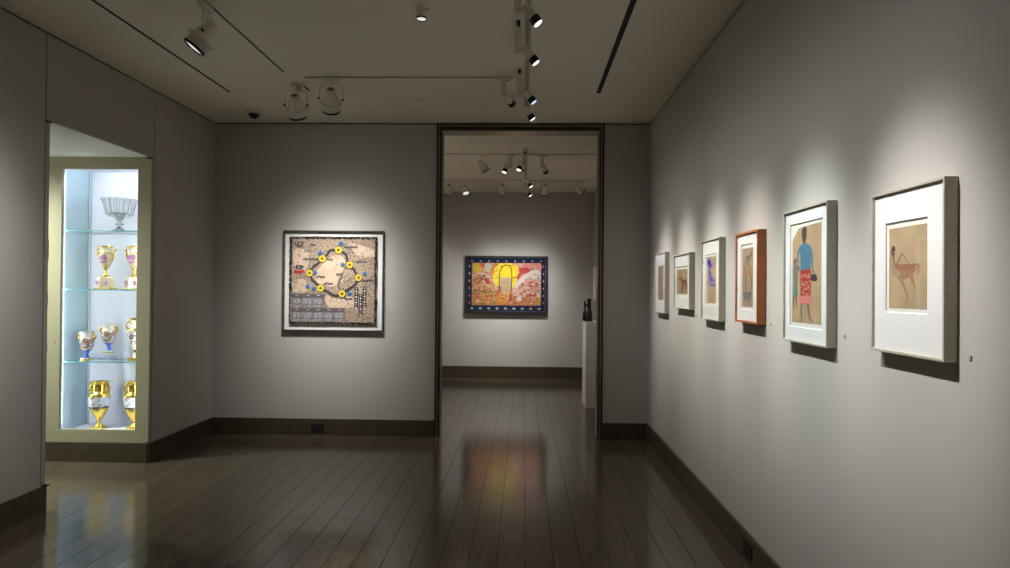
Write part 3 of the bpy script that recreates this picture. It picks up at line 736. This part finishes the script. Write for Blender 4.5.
    for (x, y) in ((308, 102), (219, 144), (317, 194), (413, 233), (198, 230), (165, 290), (192, 300), (348, 320)):
        A.disc(*U(x, y), .0185, blu, jag=.32, n=40)
    off = (-2.387 - 1.384) / 2
    A.mb.xf(Matrix.Translation(((-1.8865) - off, 0, 0)))
    A.build('drawing', root, -d + .018)
framed('framed_map', 'large square framed parchment map with yellow wheels on the back wall', 'picture', (-1.8855, YB, 1.031), 0,
       1.003, .995, .046, .011, DKFR, None, paint_map)

# ---- bright painting in the far room
def paint_far(root, w, h, d):
    A = Art(1.272, .853, .4715)
    navy = flat(.006, .012, .045)
    A.sheet(navy, [(-.0, -.0), (1., -.0), (1., 1.), (-.0, 1.)])
    rng = random.Random(3)
    ye = flat(.40, .35, .14); pk = flat(.36, .16, .12)
    A.k += 1
    for i in range(9):
        u = .055 + i * .111; A.blob([(u - .012, .960), (u, .968), (u + .014, .957), (u + .002, .94)], rng.choice((ye, flat(.36, .36, .3))), k=A.k)
        u = .06 + i * .108; A.blob([(u - .022, .045), (u, .065), (u + .024, .04), (u, .025)], rng.choice((ye, flat(.3, .4, .35))), k=A.k)
    for i in range(6):
        v = .15 + i * .14; A.blob([(.015, v), (.026, v + .03), (.034, v), (.024, v - .025)], rng.choice((pk, ye)), k=A.k)
        A.blob([(.968, v), (.978, v + .025), (.986, v), (.977, v - .02)], rng.choice((pk, ye)), k=A.k)
    # the picture field: 302-113 by 88-203 of the crop
    X0, X1, Y0, Y1 = .057, .945, .103, .918
    U = lambda x, y: (X0 + (x - 113) / 189 * (X1 - X0), Y1 - (y - 88) / 115 * (Y1 - Y0))
    mixL = ramp_noise('paint_left', [(0, (.30, .07, .02)), (.40, (.40, .15, .03)), (.45, (.50, .36, .24)), (.50, (.30, .03, .02)), (.55, (.46, .28, .05)), (.60, (.05, .07, .04)), (.65, (.45, .10, .07))], 10, 1.5)
    mixR = ramp_noise('paint_right', [(0, (.36, .05, .03)), (.40, (.48, .20, .14)), (.46, (.44, .34, .28)), (.51, (.42, .10, .06)), (.55, (.50, .47, .43)), (.59, (.16, .20, .14)), (.63, (.40, .11, .03))], 11, 1.5, seed=4)
    mixB = ramp_noise('paint_lower', [(0, (.30, .06, .02)), (.41, (.44, .15, .03)), (.47, (.06, .07, .05)), (.50, (.46, .22, .04)), (.56, (.34, .03, .02)), (.61, (.04, .13, .12)), (.65, (.45, .35, .1))], 16, 1.6, seed=9)
    yl = ramp_noise('paint_yellow', [(0, (.45, .24, .01)), (.38, (.58, .43, .01)), (.54, (.62, .50, .02)), (.64, (.46, .16, .02))], 9, .8, seed=2)
    skin = ramp_noise('paint_face', [(0, (.42, .24, .10)), (.42, (.40, .30, .18)), (.48, (.10, .12, .07)), (.52, (.46, .34, .22)), (.58, (.22, .26, .14)), (.63, (.42, .08, .03))], 26, 1.2, seed=6)
    A.rect(*U(113, 203), *U(302, 88), mixL)
    A.poly([U(205, 88), U(302, 88), U(302, 203), U(225, 203), U(228, 150)], mixR)
    A.poly([U(113, 172), U(160, 162), U(195, 170), U(235, 178), U(302, 188), U(302, 203), U(113, 203)], mixB)
    A.blob([U(116, 92), U(134, 90), U(140, 108), U(130, 116), U(118, 112)], flat(.46, .32, .04)); A.blob([U(134, 90), U(150, 90), U(152, 100), U(138, 100)], flat(.40, .10, .06)); A.blob([U(150, 90), U(166, 92), U(160, 112), U(148, 108)], flat(.36, .36, .28))
    A.stroke([U(115, 124), U(135, 116), U(156, 122), U(174, 142), U(182, 160)], .030, flat(.46, .33, .27)); A.stroke([U(115, 134), U(138, 124), U(158, 134), U(172, 152)], .014, flat(.30, .14, .10))
    A.stroke([U(116, 140), U(134, 130), U(150, 136)], .012, flat(.05, .06, .05)); A.stroke([U(120, 148), U(140, 142), U(158, 154)], .024, flat(.44, .26, .04))
    A.blob([U(140, 138), U(152, 132), U(160, 142), U(154, 150)], flat(.36, .34, .31)); A.blob([U(146, 134), U(154, 130), U(162, 142), U(156, 146), U(150, 140)], flat(.36, .03, .02))
    A.stroke([U(116, 166), U(130, 160), U(146, 168)], .014, flat(.05, .05, .04)); A.stroke([U(116, 172), U(140, 166), U(170, 174)], .010, flat(.04, .16, .10)); A.stroke([U(130, 178), U(160, 172), U(176, 170)], .012, flat(.46, .34, .06))
    A.blob([U(258, 90), U(300, 90), U(300, 108), U(272, 110), U(252, 120), U(238, 126), U(246, 108)], flat(.44, .18, .14)); A.blob([U(240, 104), U(262, 100), U(272, 112), U(252, 120), U(238, 128)], flat(.38, .05, .05))
    A.blob([U(242, 132), U(262, 116), U(286, 106), U(300, 112), U(298, 124), U(272, 130), U(250, 142), U(236, 156), U(232, 150)], flat(.48, .42, .38))
    A.stroke([U(256, 106), U(262, 103), U(266, 107), U(272, 103), U(282, 106)], .010, flat(.03, .02, .02))
    A.stroke([U(258, 134), U(268, 130), U(276, 132)], .010, flat(.06, .18, .14)); A.stroke([U(286, 132), U(292, 129), U(297, 132)], .014, flat(.03, .22, .2))
    A.stroke([U(240, 160), U(258, 148), U(278, 152), U(298, 146)], .012, flat(.34, .07, .04)); A.stroke([U(246, 170), U(268, 160), U(296, 164)], .012, flat(.16, .18, .12)); A.stroke([U(262, 178), U(276, 174), U(288, 176)], .020, flat(.36, .04, .03))
    A.blob([U(238, 180), U(246, 178), U(250, 186), U(244, 192), U(236, 188)], flat(.48, .44, .40)); A.blob([U(286, 184), U(300, 182), U(300, 196), U(288, 198)], flat(.46, .20, .03))
    A.blob([U(168, 116), U(172, 96), U(190, 89), U(222, 90), U(238, 98), U(242, 118), U(236, 128), U(234, 144), U(222, 156), U(200, 150), U(180, 150), U(172, 134)], yl)
    A.stroke([U(168, 118), U(172, 100), U(184, 92)], .035, flat(.42, .14, .03)); A.stroke([U(224, 128), U(238, 124), U(241, 116)], .020, flat(.34, .10, .02))
    A.blob([U(191, 108), U(199, 97), U(212, 96), U(220, 106), U(221, 130), U(205, 132), U(190, 130)], flat(.60, .48, .02))
    A.blob([U(190, 130), U(205, 128), U(221, 130), U(220, 148), U(214, 166), U(198, 168), U(191, 152)], skin)
    A.stroke([U(189, 168), U(188, 140), U(190, 112), U(198, 97), U(209, 94), U(219, 100), U(222, 118), U(222, 145), U(219, 186)], .014, flat(.05, .04, .02))
    A.stroke([U(212, 190), U(211, 178), U(212, 168)], .018, flat(.58, .42, .04)); A.stroke([U(214, 188), U(222, 184), U(228, 186)], .022, flat(.36, .02, .02))
    A.blob([U(180, 178), U(200, 172), U(212, 182), U(205, 198), U(184, 200), U(174, 190)], flat(.46, .17, .03))
    # broken dashes of paint across the field
    A.k += 1
    pal = [flat(.52, .44, .36), flat(.40, .04, .02), flat(.04, .045, .035), flat(.04, .045, .035), flat(.48, .08, .03), flat(.62, .36, .05), flat(.60, .20, .12), flat(.14, .26, .18)]
    for i in range(170):
        x = rng.uniform(118, 292); y = rng.uniform(118, 198)
        if 168 < x < 240 and y < 165: continue
        a = rng.uniform(3, 9)
        A.stroke([U(x, y), U(x + a * .6, y - rng.uniform(-2, 3)), U(min(300, x + a), y + rng.uniform(-2, 3))], rng.uniform(.008, .017), rng.choice(pal), k=A.k)
    A.build('painting', root, -d + .012)
framed('framed_painting', 'red and yellow painting with a dark blue border in the far room', 'picture', (-.285, YF, 1.063), 0,
       1.362, .943, .06, .042, BLKFR, None, paint_far)

# a white canvas seen almost edge-on in the far room
root = thing('canvas_picture', 'white box canvas edge showing past the right casing of the doorway', 'picture', (XR2, 10.47, 1.315), -PI / 2)
m = MB(); m.box(-.09, .09, -.05, 0, 0, .50, 0, .002); m.build('stretched_canvas', pbr('canvas_white', (.72, .70, .64), .8), root)
m = MB(); ringbox(m, -.095, .095, -.004, .504, .005, -.046, -.002); m.build('edge_strip', PALEW, root)

# ------------------------------------------------------------------ plinth and sculpture
root = thing('plinth', 'tall white plinth standing just inside the far room by the doorway', 'plinth', (1.0, 8.62, 0))
m = MB(); m.box(-.222, .10, -.25, .25, .0, 1.045, 0, .002); m.build('body', PLINTH, root)
m = MB(); m.box(-.224, .102, -.252, .252, 1.045, 1.062, 0, .002); m.build('top_slab', PLINTH, root)
root = thing('sculpture', 'small black abstract sculpture of joined columns on the white plinth', 'sculpture', (.82, 8.55, 1.062))
m = MB(); m.box(-.055, .055, -.04, .04, 0, .012, 0, .002); m.build('base', SCULP, root)
m = MB(); m.lathe([(0, .01), (.046, .01), (.045, .07), (.040, .11), (.033, .13), (.027, .15), (.026, .27), (.030, .272), (.030, .288), (0, .29)], o=(.012, 0, 0), n=20); m.build('tall_column', SCULP, root)
m = MB(); m.lathe([(0, .01), (.032, .01), (.031, .09), (.026, .12), (.014, .13), (.012, .22), (.015, .225), (.015, .262), (0, .262)], o=(-.042, .01, 0), n=16); m.lathe([(0, 0), (.02, 0), (.02, .035), (0, .035)], o=(-.045, 0, .205), d=(1, 0, 0), n=12); m.build('short_column', SCULP, root)

# ------------------------------------------------------------------ sockets and wall labels
root = thing('floor_socket', 'black power socket in the baseboard of the back wall below the map', 'power socket', (-2.028, YB - t, .022))
m = MB(); m.box(-.064, .064, -.005, -.0, 0, .086, 0, .001); m.build('cover_plate', BLACK, root)
for sx in (-.03, .03):
    m = MB(); m.box(sx - .016, sx + .016, -.0062, -.004, .028, .058); m.build('receptacle', BLACKM, root)
root = thing('floor_socket', 'black power socket in the baseboard of the right wall', 'power socket', (XR - t, 3.636, .038), -PI / 2)
m = MB(); m.box(-.066, .066, -.005, -.0, 0, .085, 0, .001); m.build('cover_plate', BLACK, root)
for sx in (-.03, .03):
    m = MB(); m.box(sx - .016, sx + .016, -.0062, -.004, .028, .058); m.build('receptacle', BLACKM, root)
for y, z, lab in ((1.883, 1.283, 'tiny grey wall label beside the frame nearest the camera'), (2.608, 1.293, 'tiny grey wall label beside the drawing of the figure in blue'),
                  (3.378, 1.296, 'tiny grey wall label beside the cherry wood frame'), (4.799, 1.290, 'tiny grey wall label beside the drawing of the rust brown dog')):
    m = MB(); m.box(XR - .003, XR, y - .0065, y + .0065, z - .0065, z + .0065, 0, .001); m.box(XR - .0034, XR - .003, y - .004, y + .004, z - .002, z + .003, 1)
    tag(m.build('wall_label', [LABELM, LABELC]), lab, 'wall label')
m = MB(); m.box(-1.315, -1.255, YB - .003, YB, 1.235, 1.300, 0, .001)
for q in range(4): m.box(-1.308, -1.275 + (q % 2) * .01, YB - .0034, YB - .003, 1.285 - q * .012, 1.289 - q * .012, 1)
tag(m.build('wall_label', [pbr('label_clear', (.47, .445, .415), .5), LABELC]), 'pale caption card on the back wall right of the map', 'wall label')

# ------------------------------------------------------------------ vitrine
VX0, VX1 = -3.965, -3.1012; VB, VT = .160, OPH; WX0, WX1, WZ0, WZ1 = -3.857, -3.212, .264, 2.432
vit = thing('display_vitrine', 'tall lit glass vitrine with a cream frame built into the passage wall', 'display case', ((VX0 + VX1) / 2, OP1, 0))
vc = (VX0 + VX1) / 2
def V(mb, name, mat, parent=vit): return mb.xf(Matrix.Translation((-vc, -OP1, 0))).build(name, mat, parent)
m = MB()
m.box(VX0, WX0, OP1, OP1 + .035, VB, VT); m.box(WX1, VX1, OP1, OP1 + .035, VB, VT)
m.box(WX0, WX1, OP1, OP1 + .035, VB, WZ0); m.box(WX0, WX1, OP1, OP1 + .035, WZ1, VT)
door = V(m, 'door_frame', CASE)
m = MB(); m.lathe([(0, 0), (.008, 0), (.008, -.003), (.003, -.004), (0, -.004)], o=(-3.897, OP1, .988), d=(0, 1, 0), n=16, smooth=False); V(m, 'lock', BRASS, door)
m = MB(); m.box(WX0 - .01, WX1 + .01, OP1 + .012, OP1 + .016, WZ0 - .01, WZ1 + .01); V(m, 'glass_pane', PANE, door)
IX0, IX1, IY1 = -3.885, -3.150, 5.885
m = MB()
m.box(IX0 - .01, IX1 + .012, IY1, IY1 + .02, VB, VT - .01)                      # back
m.box(IX0 - .01, IX1 + .012, OP1 + .036, IY1 + .02, .20, .235)                 # floor of the case
m.box(IX0 - .01, IX1 + .012, OP1 + .036, IY1 + .02, 2.47, 2.50)                # its top
m.box(IX1, IX1 + .012, OP1 + .036, IY1, .2, 2.5)
V(m, 'lining', CASEIN)
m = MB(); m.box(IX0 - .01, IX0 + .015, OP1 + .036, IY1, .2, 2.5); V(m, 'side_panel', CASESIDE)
m = MB(); m.box(IX0 + .020, IX0 + .034, IY1 - .014, IY1, .24, 2.46); V(m, 'shelf_standard', pbr('standard_metal', (.62, .70, .74), .4, metal=.3))
for x in (WX0 - .016, WX1 + .014):
    m = MB(); m.box(x, x + .008, OP1 + .040, OP1 + .046, .30, 2.40); V(m, 'led_strip', LED)
m = MB(); m.box(IX0 + .15, IX1 - .05, OP1 + .06, OP1 + .07, 2.455, 2.468); V(m, 'led_strip', LEDT)
for z in (1.925, 1.430, .822):
    m = MB(); m.box(IX0 + .018, IX1 - .005, OP1 + .06, IY1 - .01, z - .009, z); sh = V(m, 'shelf', SHELF)
    m = MB(); m.box(IX0 + .018, IX1 - .005, OP1 + .056, OP1 + .06, z - .009, z); V(m, 'shelf_edge', SHEDGE, sh)
    m = MB(); m.box(IX0 + .018, IX1 - .005, IY1 - .010, IY1 - .007, z - .008, z); V(m, 'rear_edge', pbr('shelf_rear_edge', (.35, .62, .68), .3), sh)
# hinge pieces and a pale strip, added for an unidentified gold-flecked sliver by the jamb
m = MB(); m.box(-3.988, VX0 - .001, OP1 + .002, OP1 + .03, VB, OPH, 0); struct('trim_3', m, pbr('reveal_cream', (.66, .64, .50), .5))
for z in (1.80, 1.72, 1.35, .95):
    m = MB(); m.lathe([(0, -.03), (.006, -.03), (.006, .03), (0, .03)], o=(-3.968 - vc, -.004, z), n=12); m.lathe([(0, .03), (.0075, .03), (.005, .04), (0, .042)], o=(-3.968 - vc, -.004, z), n=12); m.build('gilt_bit', BRASS, vit)

# ---- vessels
def vessel(name, label, cat, loc, group=None): return thing(name, label, cat, loc, 0, group)
YV = 5.70
# crystal footed bowl
r = vessel('crystal_bowl', 'cut crystal footed bowl alone on the top glass shelf', 'bowl', (-3.487, YV, 1.9255))
m = MB(); m.lathe([(.030, .118), (.070, .128), (.098, .142), (.102, .150), (.110, .195), (.124, .252), (.136, .276), (.132, .278), (.118, .256), (.105, .20), (.096, .156), (.06, .145), (.0, .140)], n=64, smooth=False, ribs=16, amp=.075); m.build('bowl', CRYSTAL, r)
m = MB(); m.lathe([(.0, .118), (.030, .118), (.036, .108), (.020, .095), (.015, .085), (.030, .070), (.034, .060), (.020, .048), (.016, .040), (.024, .028), (0, .028)], n=16, smooth=False); m.build('stem', CRYSTAL, r)
m = MB(); m.lathe([(0, .028), (.026, .028), (.050, .014), (.072, .006), (.074, 0), (0, 0)], n=32, smooth=False, ribs=8, amp=.05); m.build('foot', CRYSTAL, r)

deco_p = ramp_noise('purple_flowers', [(0, (.72, .60, .42)), (.40, (.28, .07, .36)), (.47, (.50, .26, .62)), (.52, (.26, .03, .10)), (.57, (.18, .10, .05)), (.61, (.62, .40, .62))], 55, .8, rough=.2)
deco_s = ramp_noise('cream_with_gold_sprigs', [(0, (.45, .26, .06)), (.43, (.64, .53, .33)), (.54, (.64, .53, .33)), (.57, (.42, .22, .05))], 60, .4, rough=.25)
def loop(cx, z0, z1, out, side, r=.004):
    """handle from z0 up to z1 on one side"""
    pts = []
    for i in range(13):
        a = i / 12; pts.append((side * (cx(z0 + (z1 - z0) * a) + out * math.sin(PI * a) ** .8), 0, z0 + (z1 - z0) * a))
    return pts
def purple_vase(label, x, y):
    r = vessel('porcelain_vase', label, 'vase', (x, y, 1.4305), 'purple flowered vases on the second shelf')
    m = MB(); m.lathe([(.094, .010), (.090, .016), (.078, .095), (.072, .103), (0, .104)], n=4, smooth=False); m.xf(Matrix.Rotation(PI / 4, 4, 'Z')); m.box(-.070, .070, -.066, .066, 0, .012, 1, .002); m.build('pedestal', [PORC, GOLD], r)
    m = MB()
    for sx in (-.034, .034): m.lathe([(0, 0), (.019, .0), (.021, -.0008)], o=(sx, -.0618, .055), d=(0, -1, .16), n=16, smooth=False)
    m.build('painted_flowers', deco_p, r)
    prof = [(0, .105, 1), (.045, .106, 1), (.040, .114, 1), (.018, .122, 1), (.012, .140, 1), (.014, .165, 1), (.020, .176, 0), (.034, .196, 0), (.048, .230, 0), (.056, .270, 0), (.058, .292, 0),
            (.052, .306, 1), (.044, .312, 2), (.043, .340, 2), (.048, .352, 0), (.058, .362, 1), (.064, .370, 1), (.058, .373, 1), (.034, .345, 0), (0, .33, 0)]
    m = MB(); m.lathe(prof, n=32); b = m.build('body', [deco_s, GOLD, PORC], r)
    m = MB()
    for i in range(-3, 4):
        a0 = i * .17 - .085; q = []
        for a in (a0, a0 + .17):
            for z, rr in ((.226, .0470), (.258, .0543), (.294, .0585)): q.append((rr * math.sin(a) * 1.012, -rr * math.cos(a) * 1.012, z))
        m.add(q, [(0, 3, 4, 1), (1, 4, 5, 2)], 0, True)
    m.build('painted_panel', deco_p, b, fix=False)
    for sd in (-1, 1):
        m = MB(); m.tube([(sd * x_, 0, z_) for x_, z_ in ((.050, .240), (.064, .262), (.072, .290), (.070, .318), (.074, .338), (.086, .346), (.090, .334), (.082, .328))], [.005, .006, .007, .008, .008, .007, .006, .004], 8); m.build('handle', GOLD, r)
    return r
pv = purple_vase('gilded white vase with purple flowers, the fully visible one on the second shelf', -3.600, YV)
copy_tree(pv, (-3.350, YV, 1.4305), 'gilded white vase with purple flowers, cut off by the cabinet edge')

scene_p = ramp_noise('painted_scene', [(0, (.40, .46, .60)), (.40, (.60, .60, .60)), (.46, (.16, .09, .06)), (.52, (.40, .22, .14)), (.58, (.08, .06, .08)), (.64, (.45, .40, .40))], 42, .8, rough=.2)
def blue_vase(label, x, y, z, s=1.0):
    r = vessel('blue_footed_vase', label, 'vase', (x, y, z))
    m = MB(); m.box(-.036, .036, -.032, .032, 0, .010, 0, .001); m.box(-.034, .034, -.030, .030, .010, .018, 1, .001); m.build('plinth', [GOLD, PORW], r)
    prof = [(0, .018, 0), (.028, .018, 0), (.024, .024, 0), (.012, .036, 0), (.011, .046, 0), (.018, .052, 2), (.020, .055, 0), (.014, .060, 0), (.022, .068, 0), (.038, .082, 2), (.043, .088, 3),
            (.051, .118, 3), (.056, .160, 3), (.057, .178, 2), (.053, .183, 1), (.048, .200, 1), (.052, .218, 1), (.060, .232, 2), (.058, .235, 1), (.048, .215, 1), (0, .20, 1)]
    m = MB(); m.lathe(prof, n=32); m.build('body', [COBALT, PORW, GOLD, scene_p], r)
    for sd in (-1, 1):
        m = MB(); m.tube(loop(lambda q: .050, .165, .218, .022, sd), [.006 + .005 * math.sin(PI * i / 12) for i in range(13)], 8); m.build('handle', GOLD, r)
    r.scale = (s, s, s); return r
bv = blue_vase('small blue footed vase standing directly on the third glass shelf', -3.758, YV, .8225, 1.03)
b2 = copy_tree(bv, (-3.572, YV + .01, .8855), 'small blue footed vase raised on the clear acrylic block')
m = MB(); m.box(-3.683, -3.440, YV - .055, YV + .075, .8226, .885, 0, .001); m.box(-3.520, -3.445, YV - .07, YV - .056, .8226, .875, 0, .001)
for x_ in (-3.683, -3.520, -3.442):
    m.box(x_ - .0012, x_ + .0012, YV - .0565, YV - .054, .824, .884, 1)
m.box(-3.683, -3.440, YV - .0565, YV - .054, .882, .8845, 1); m.box(-3.683, -3.440, YV - .0565, YV - .054, .8228, .825, 1)
m.box(-3.520, -3.445, YV - .0715, YV - .069, .872, .8745, 1)
tag(m.build('acrylic_riser', [ACRYL, pbr('acrylic_edge', (.85, .9, .95), .2)]), 'clear acrylic block on the third shelf under the raised blue vase', 'display stand')
r = vessel('tall_porcelain_vase', 'taller cream vase with a painted portrait, half hidden by the cabinet edge', 'vase', (-3.325, YV, .8225))
m = MB(); m.box(-.050, .050, -.045, .045, 0, .022, 0, .002); m.build('plinth', GOLD, r)
prof = [(0, .022, 0), (.036, .022, 0), (.030, .034, 0), (.020, .050, 0), (.018, .068, 1), (.026, .090, 0), (.046, .130, 2), (.066, .175, 2), (.076, .225, 2), (.074, .255, 1), (.060, .275, 0), (.042, .288, 0), (.038, .310, 0), (.050, .345, 1), (.062, .360, 1), (.058, .362, 1), (.036, .32, 0), (0, .30, 0)]
m = MB(); m.lathe(prof, n=32); m.build('body', [PORC, GOLD, ramp_noise('portrait_scene', [(0, (.55, .60, .72)), (.44, (.75, .62, .52)), (.50, (.10, .08, .10)), (.58, (.5, .55, .68)), (.65, (.25, .12, .1))], 22, .8, rough=.2, seed=5)], r)
for sd in (-1, 1):
    m = MB(); m.tube(loop(lambda q: .050, .255, .340, .038, sd), .007, 8); m.build('handle', GOLD, r)

town = ramp_noise('painted_town', [(0, (.55, .62, .75)), (.46, (.72, .76, .82)), (.54, (.20, .16, .14)), (.58, (.40, .34, .30)), (.64, (.6, .66, .76))], 26, .6, rough=.2, seed=8)
def gold_vase(label, x, y):
    r = vessel('gilded_vase', label, 'vase', (x, y, .2355), 'gilded vases at the bottom of the vitrine')
    m = MB(); m.box(-.052, .052, -.045, .045, 0, .016, 0, .002); m.build('plinth', GOLD, r)
    prof = [(0, .016, 0), (.040, .016, 0), (.034, .026, 0), (.016, .040, 0), (.014, .066, 0), (.022, .078, 0), (.044, .112, 0), (.066, .150, 0), (.074, .174, 2), (.078, .192, 1), (.083, .235, 1), (.084, .275, 0), (.082, .292, 0), (.072, .306, 0),
            (.058, .316, 0), (.056, .330, 0), (.056, .374, 0), (.064, .388, 0), (.080, .396, 0), (.080, .402, 0), (.064, .400, 0), (.04, .37, 0), (0, .36, 0)]
    m = MB(); m.lathe(prof, n=36); m.build('body', [GOLD, town, ramp_noise('painted_foreground', [(0, (.06, .05, .05)), (.5, (.22, .16, .12)), (.58, (.4, .42, .48))], 60, .6, rough=.2, seed=3)], r)
    for sd in (-1, 1):
        m = MB(); pts = []
        for i in range(15):
            a = i / 14; pts.append((sd * (.070 + .014 * math.sin(PI * a)), 0, .290 + .100 * a))
        m.tube(pts, [.010 - .004 * abs(2 * i / 14 - 1) for i in range(15)], 8)
        m.lathe([(0, 0), (.014, 0), (.014, .012), (0, .012)], o=(sd * .076, -.008, .365), d=(0, 1, 0), n=14); m.build('handle', GOLD, r)
    return r
gv = gold_vase('large gilded vase with a painted town view, fully visible at the vitrine bottom', -3.640, YV)
copy_tree(gv, (-3.335, YV, .2355), 'large gilded vase at the vitrine bottom, cut off by the cabinet edge')

# ------------------------------------------------------------------ an added, unseen fill downlight inside the passage (lights the soffit by bounce)
root = thing('added_downlight', 'added fill downlight out of view in the passage ceiling', 'fill light', (-4.35, 4.9, OPH))
m = MB(); m.lathe([(.05, 0), (.062, 0), (.062, -.004), (.05, -.004), (.05, 0)], n=32); m.build('trim_ring', FIX, root)
m = MB(); m.lathe([(0, -.001), (.05, -.001)], n=24); m.build('lens', LENS, root)
spot_lamp(root, Vector((0, 0, -.02)), Vector((0, 0, -1)), 380, 150, (.93, 1, .88), .3, .04, 60)

# ------------------------------------------------------------------ camera
cam = bpy.data.cameras.new('camera'); cam.lens = 673 / 1010 * 36; cam.sensor_width = 36; cam.sensor_fit = 'HORIZONTAL'; cam.clip_start = .05
co = bpy.data.objects.new('camera', cam); COL.objects.link(co)
co.matrix_world = Matrix.Translation((0, 0, 1.46)) @ Matrix.Rotation(.0278, 4, 'Z') @ Matrix.Rotation(PI / 2 + .0079, 4, 'X') @ Matrix.Rotation(.0090, 4, 'Z')
S.camera = co

# ------------------------------------------------------------------ world and view
wd = bpy.data.worlds.new('world'); S.world = wd; wd.use_nodes = True
wd.node_tree.nodes['Background'].inputs[0].default_value = (0, 0, 0, 1); wd.node_tree.nodes['Background'].inputs[1].default_value = 0
S.view_settings.view_transform = 'Standard'; S.view_settings.look = 'None'
S.view_settings.gamma = 1; S.view_settings.use_curve_mapping = False
S.view_settings.exposure = 0.0
S.cycles.use_denoising = True
S.cycles.max_bounces = 10; S.cycles.diffuse_bounces = 6; S.cycles.transparent_max_bounces = 24; S.cycles.transmission_bounces = 10
S.cycles.caustics_refractive = False; S.cycles.caustics_reflective = False
S.cycles.sample_clamp_indirect = 6
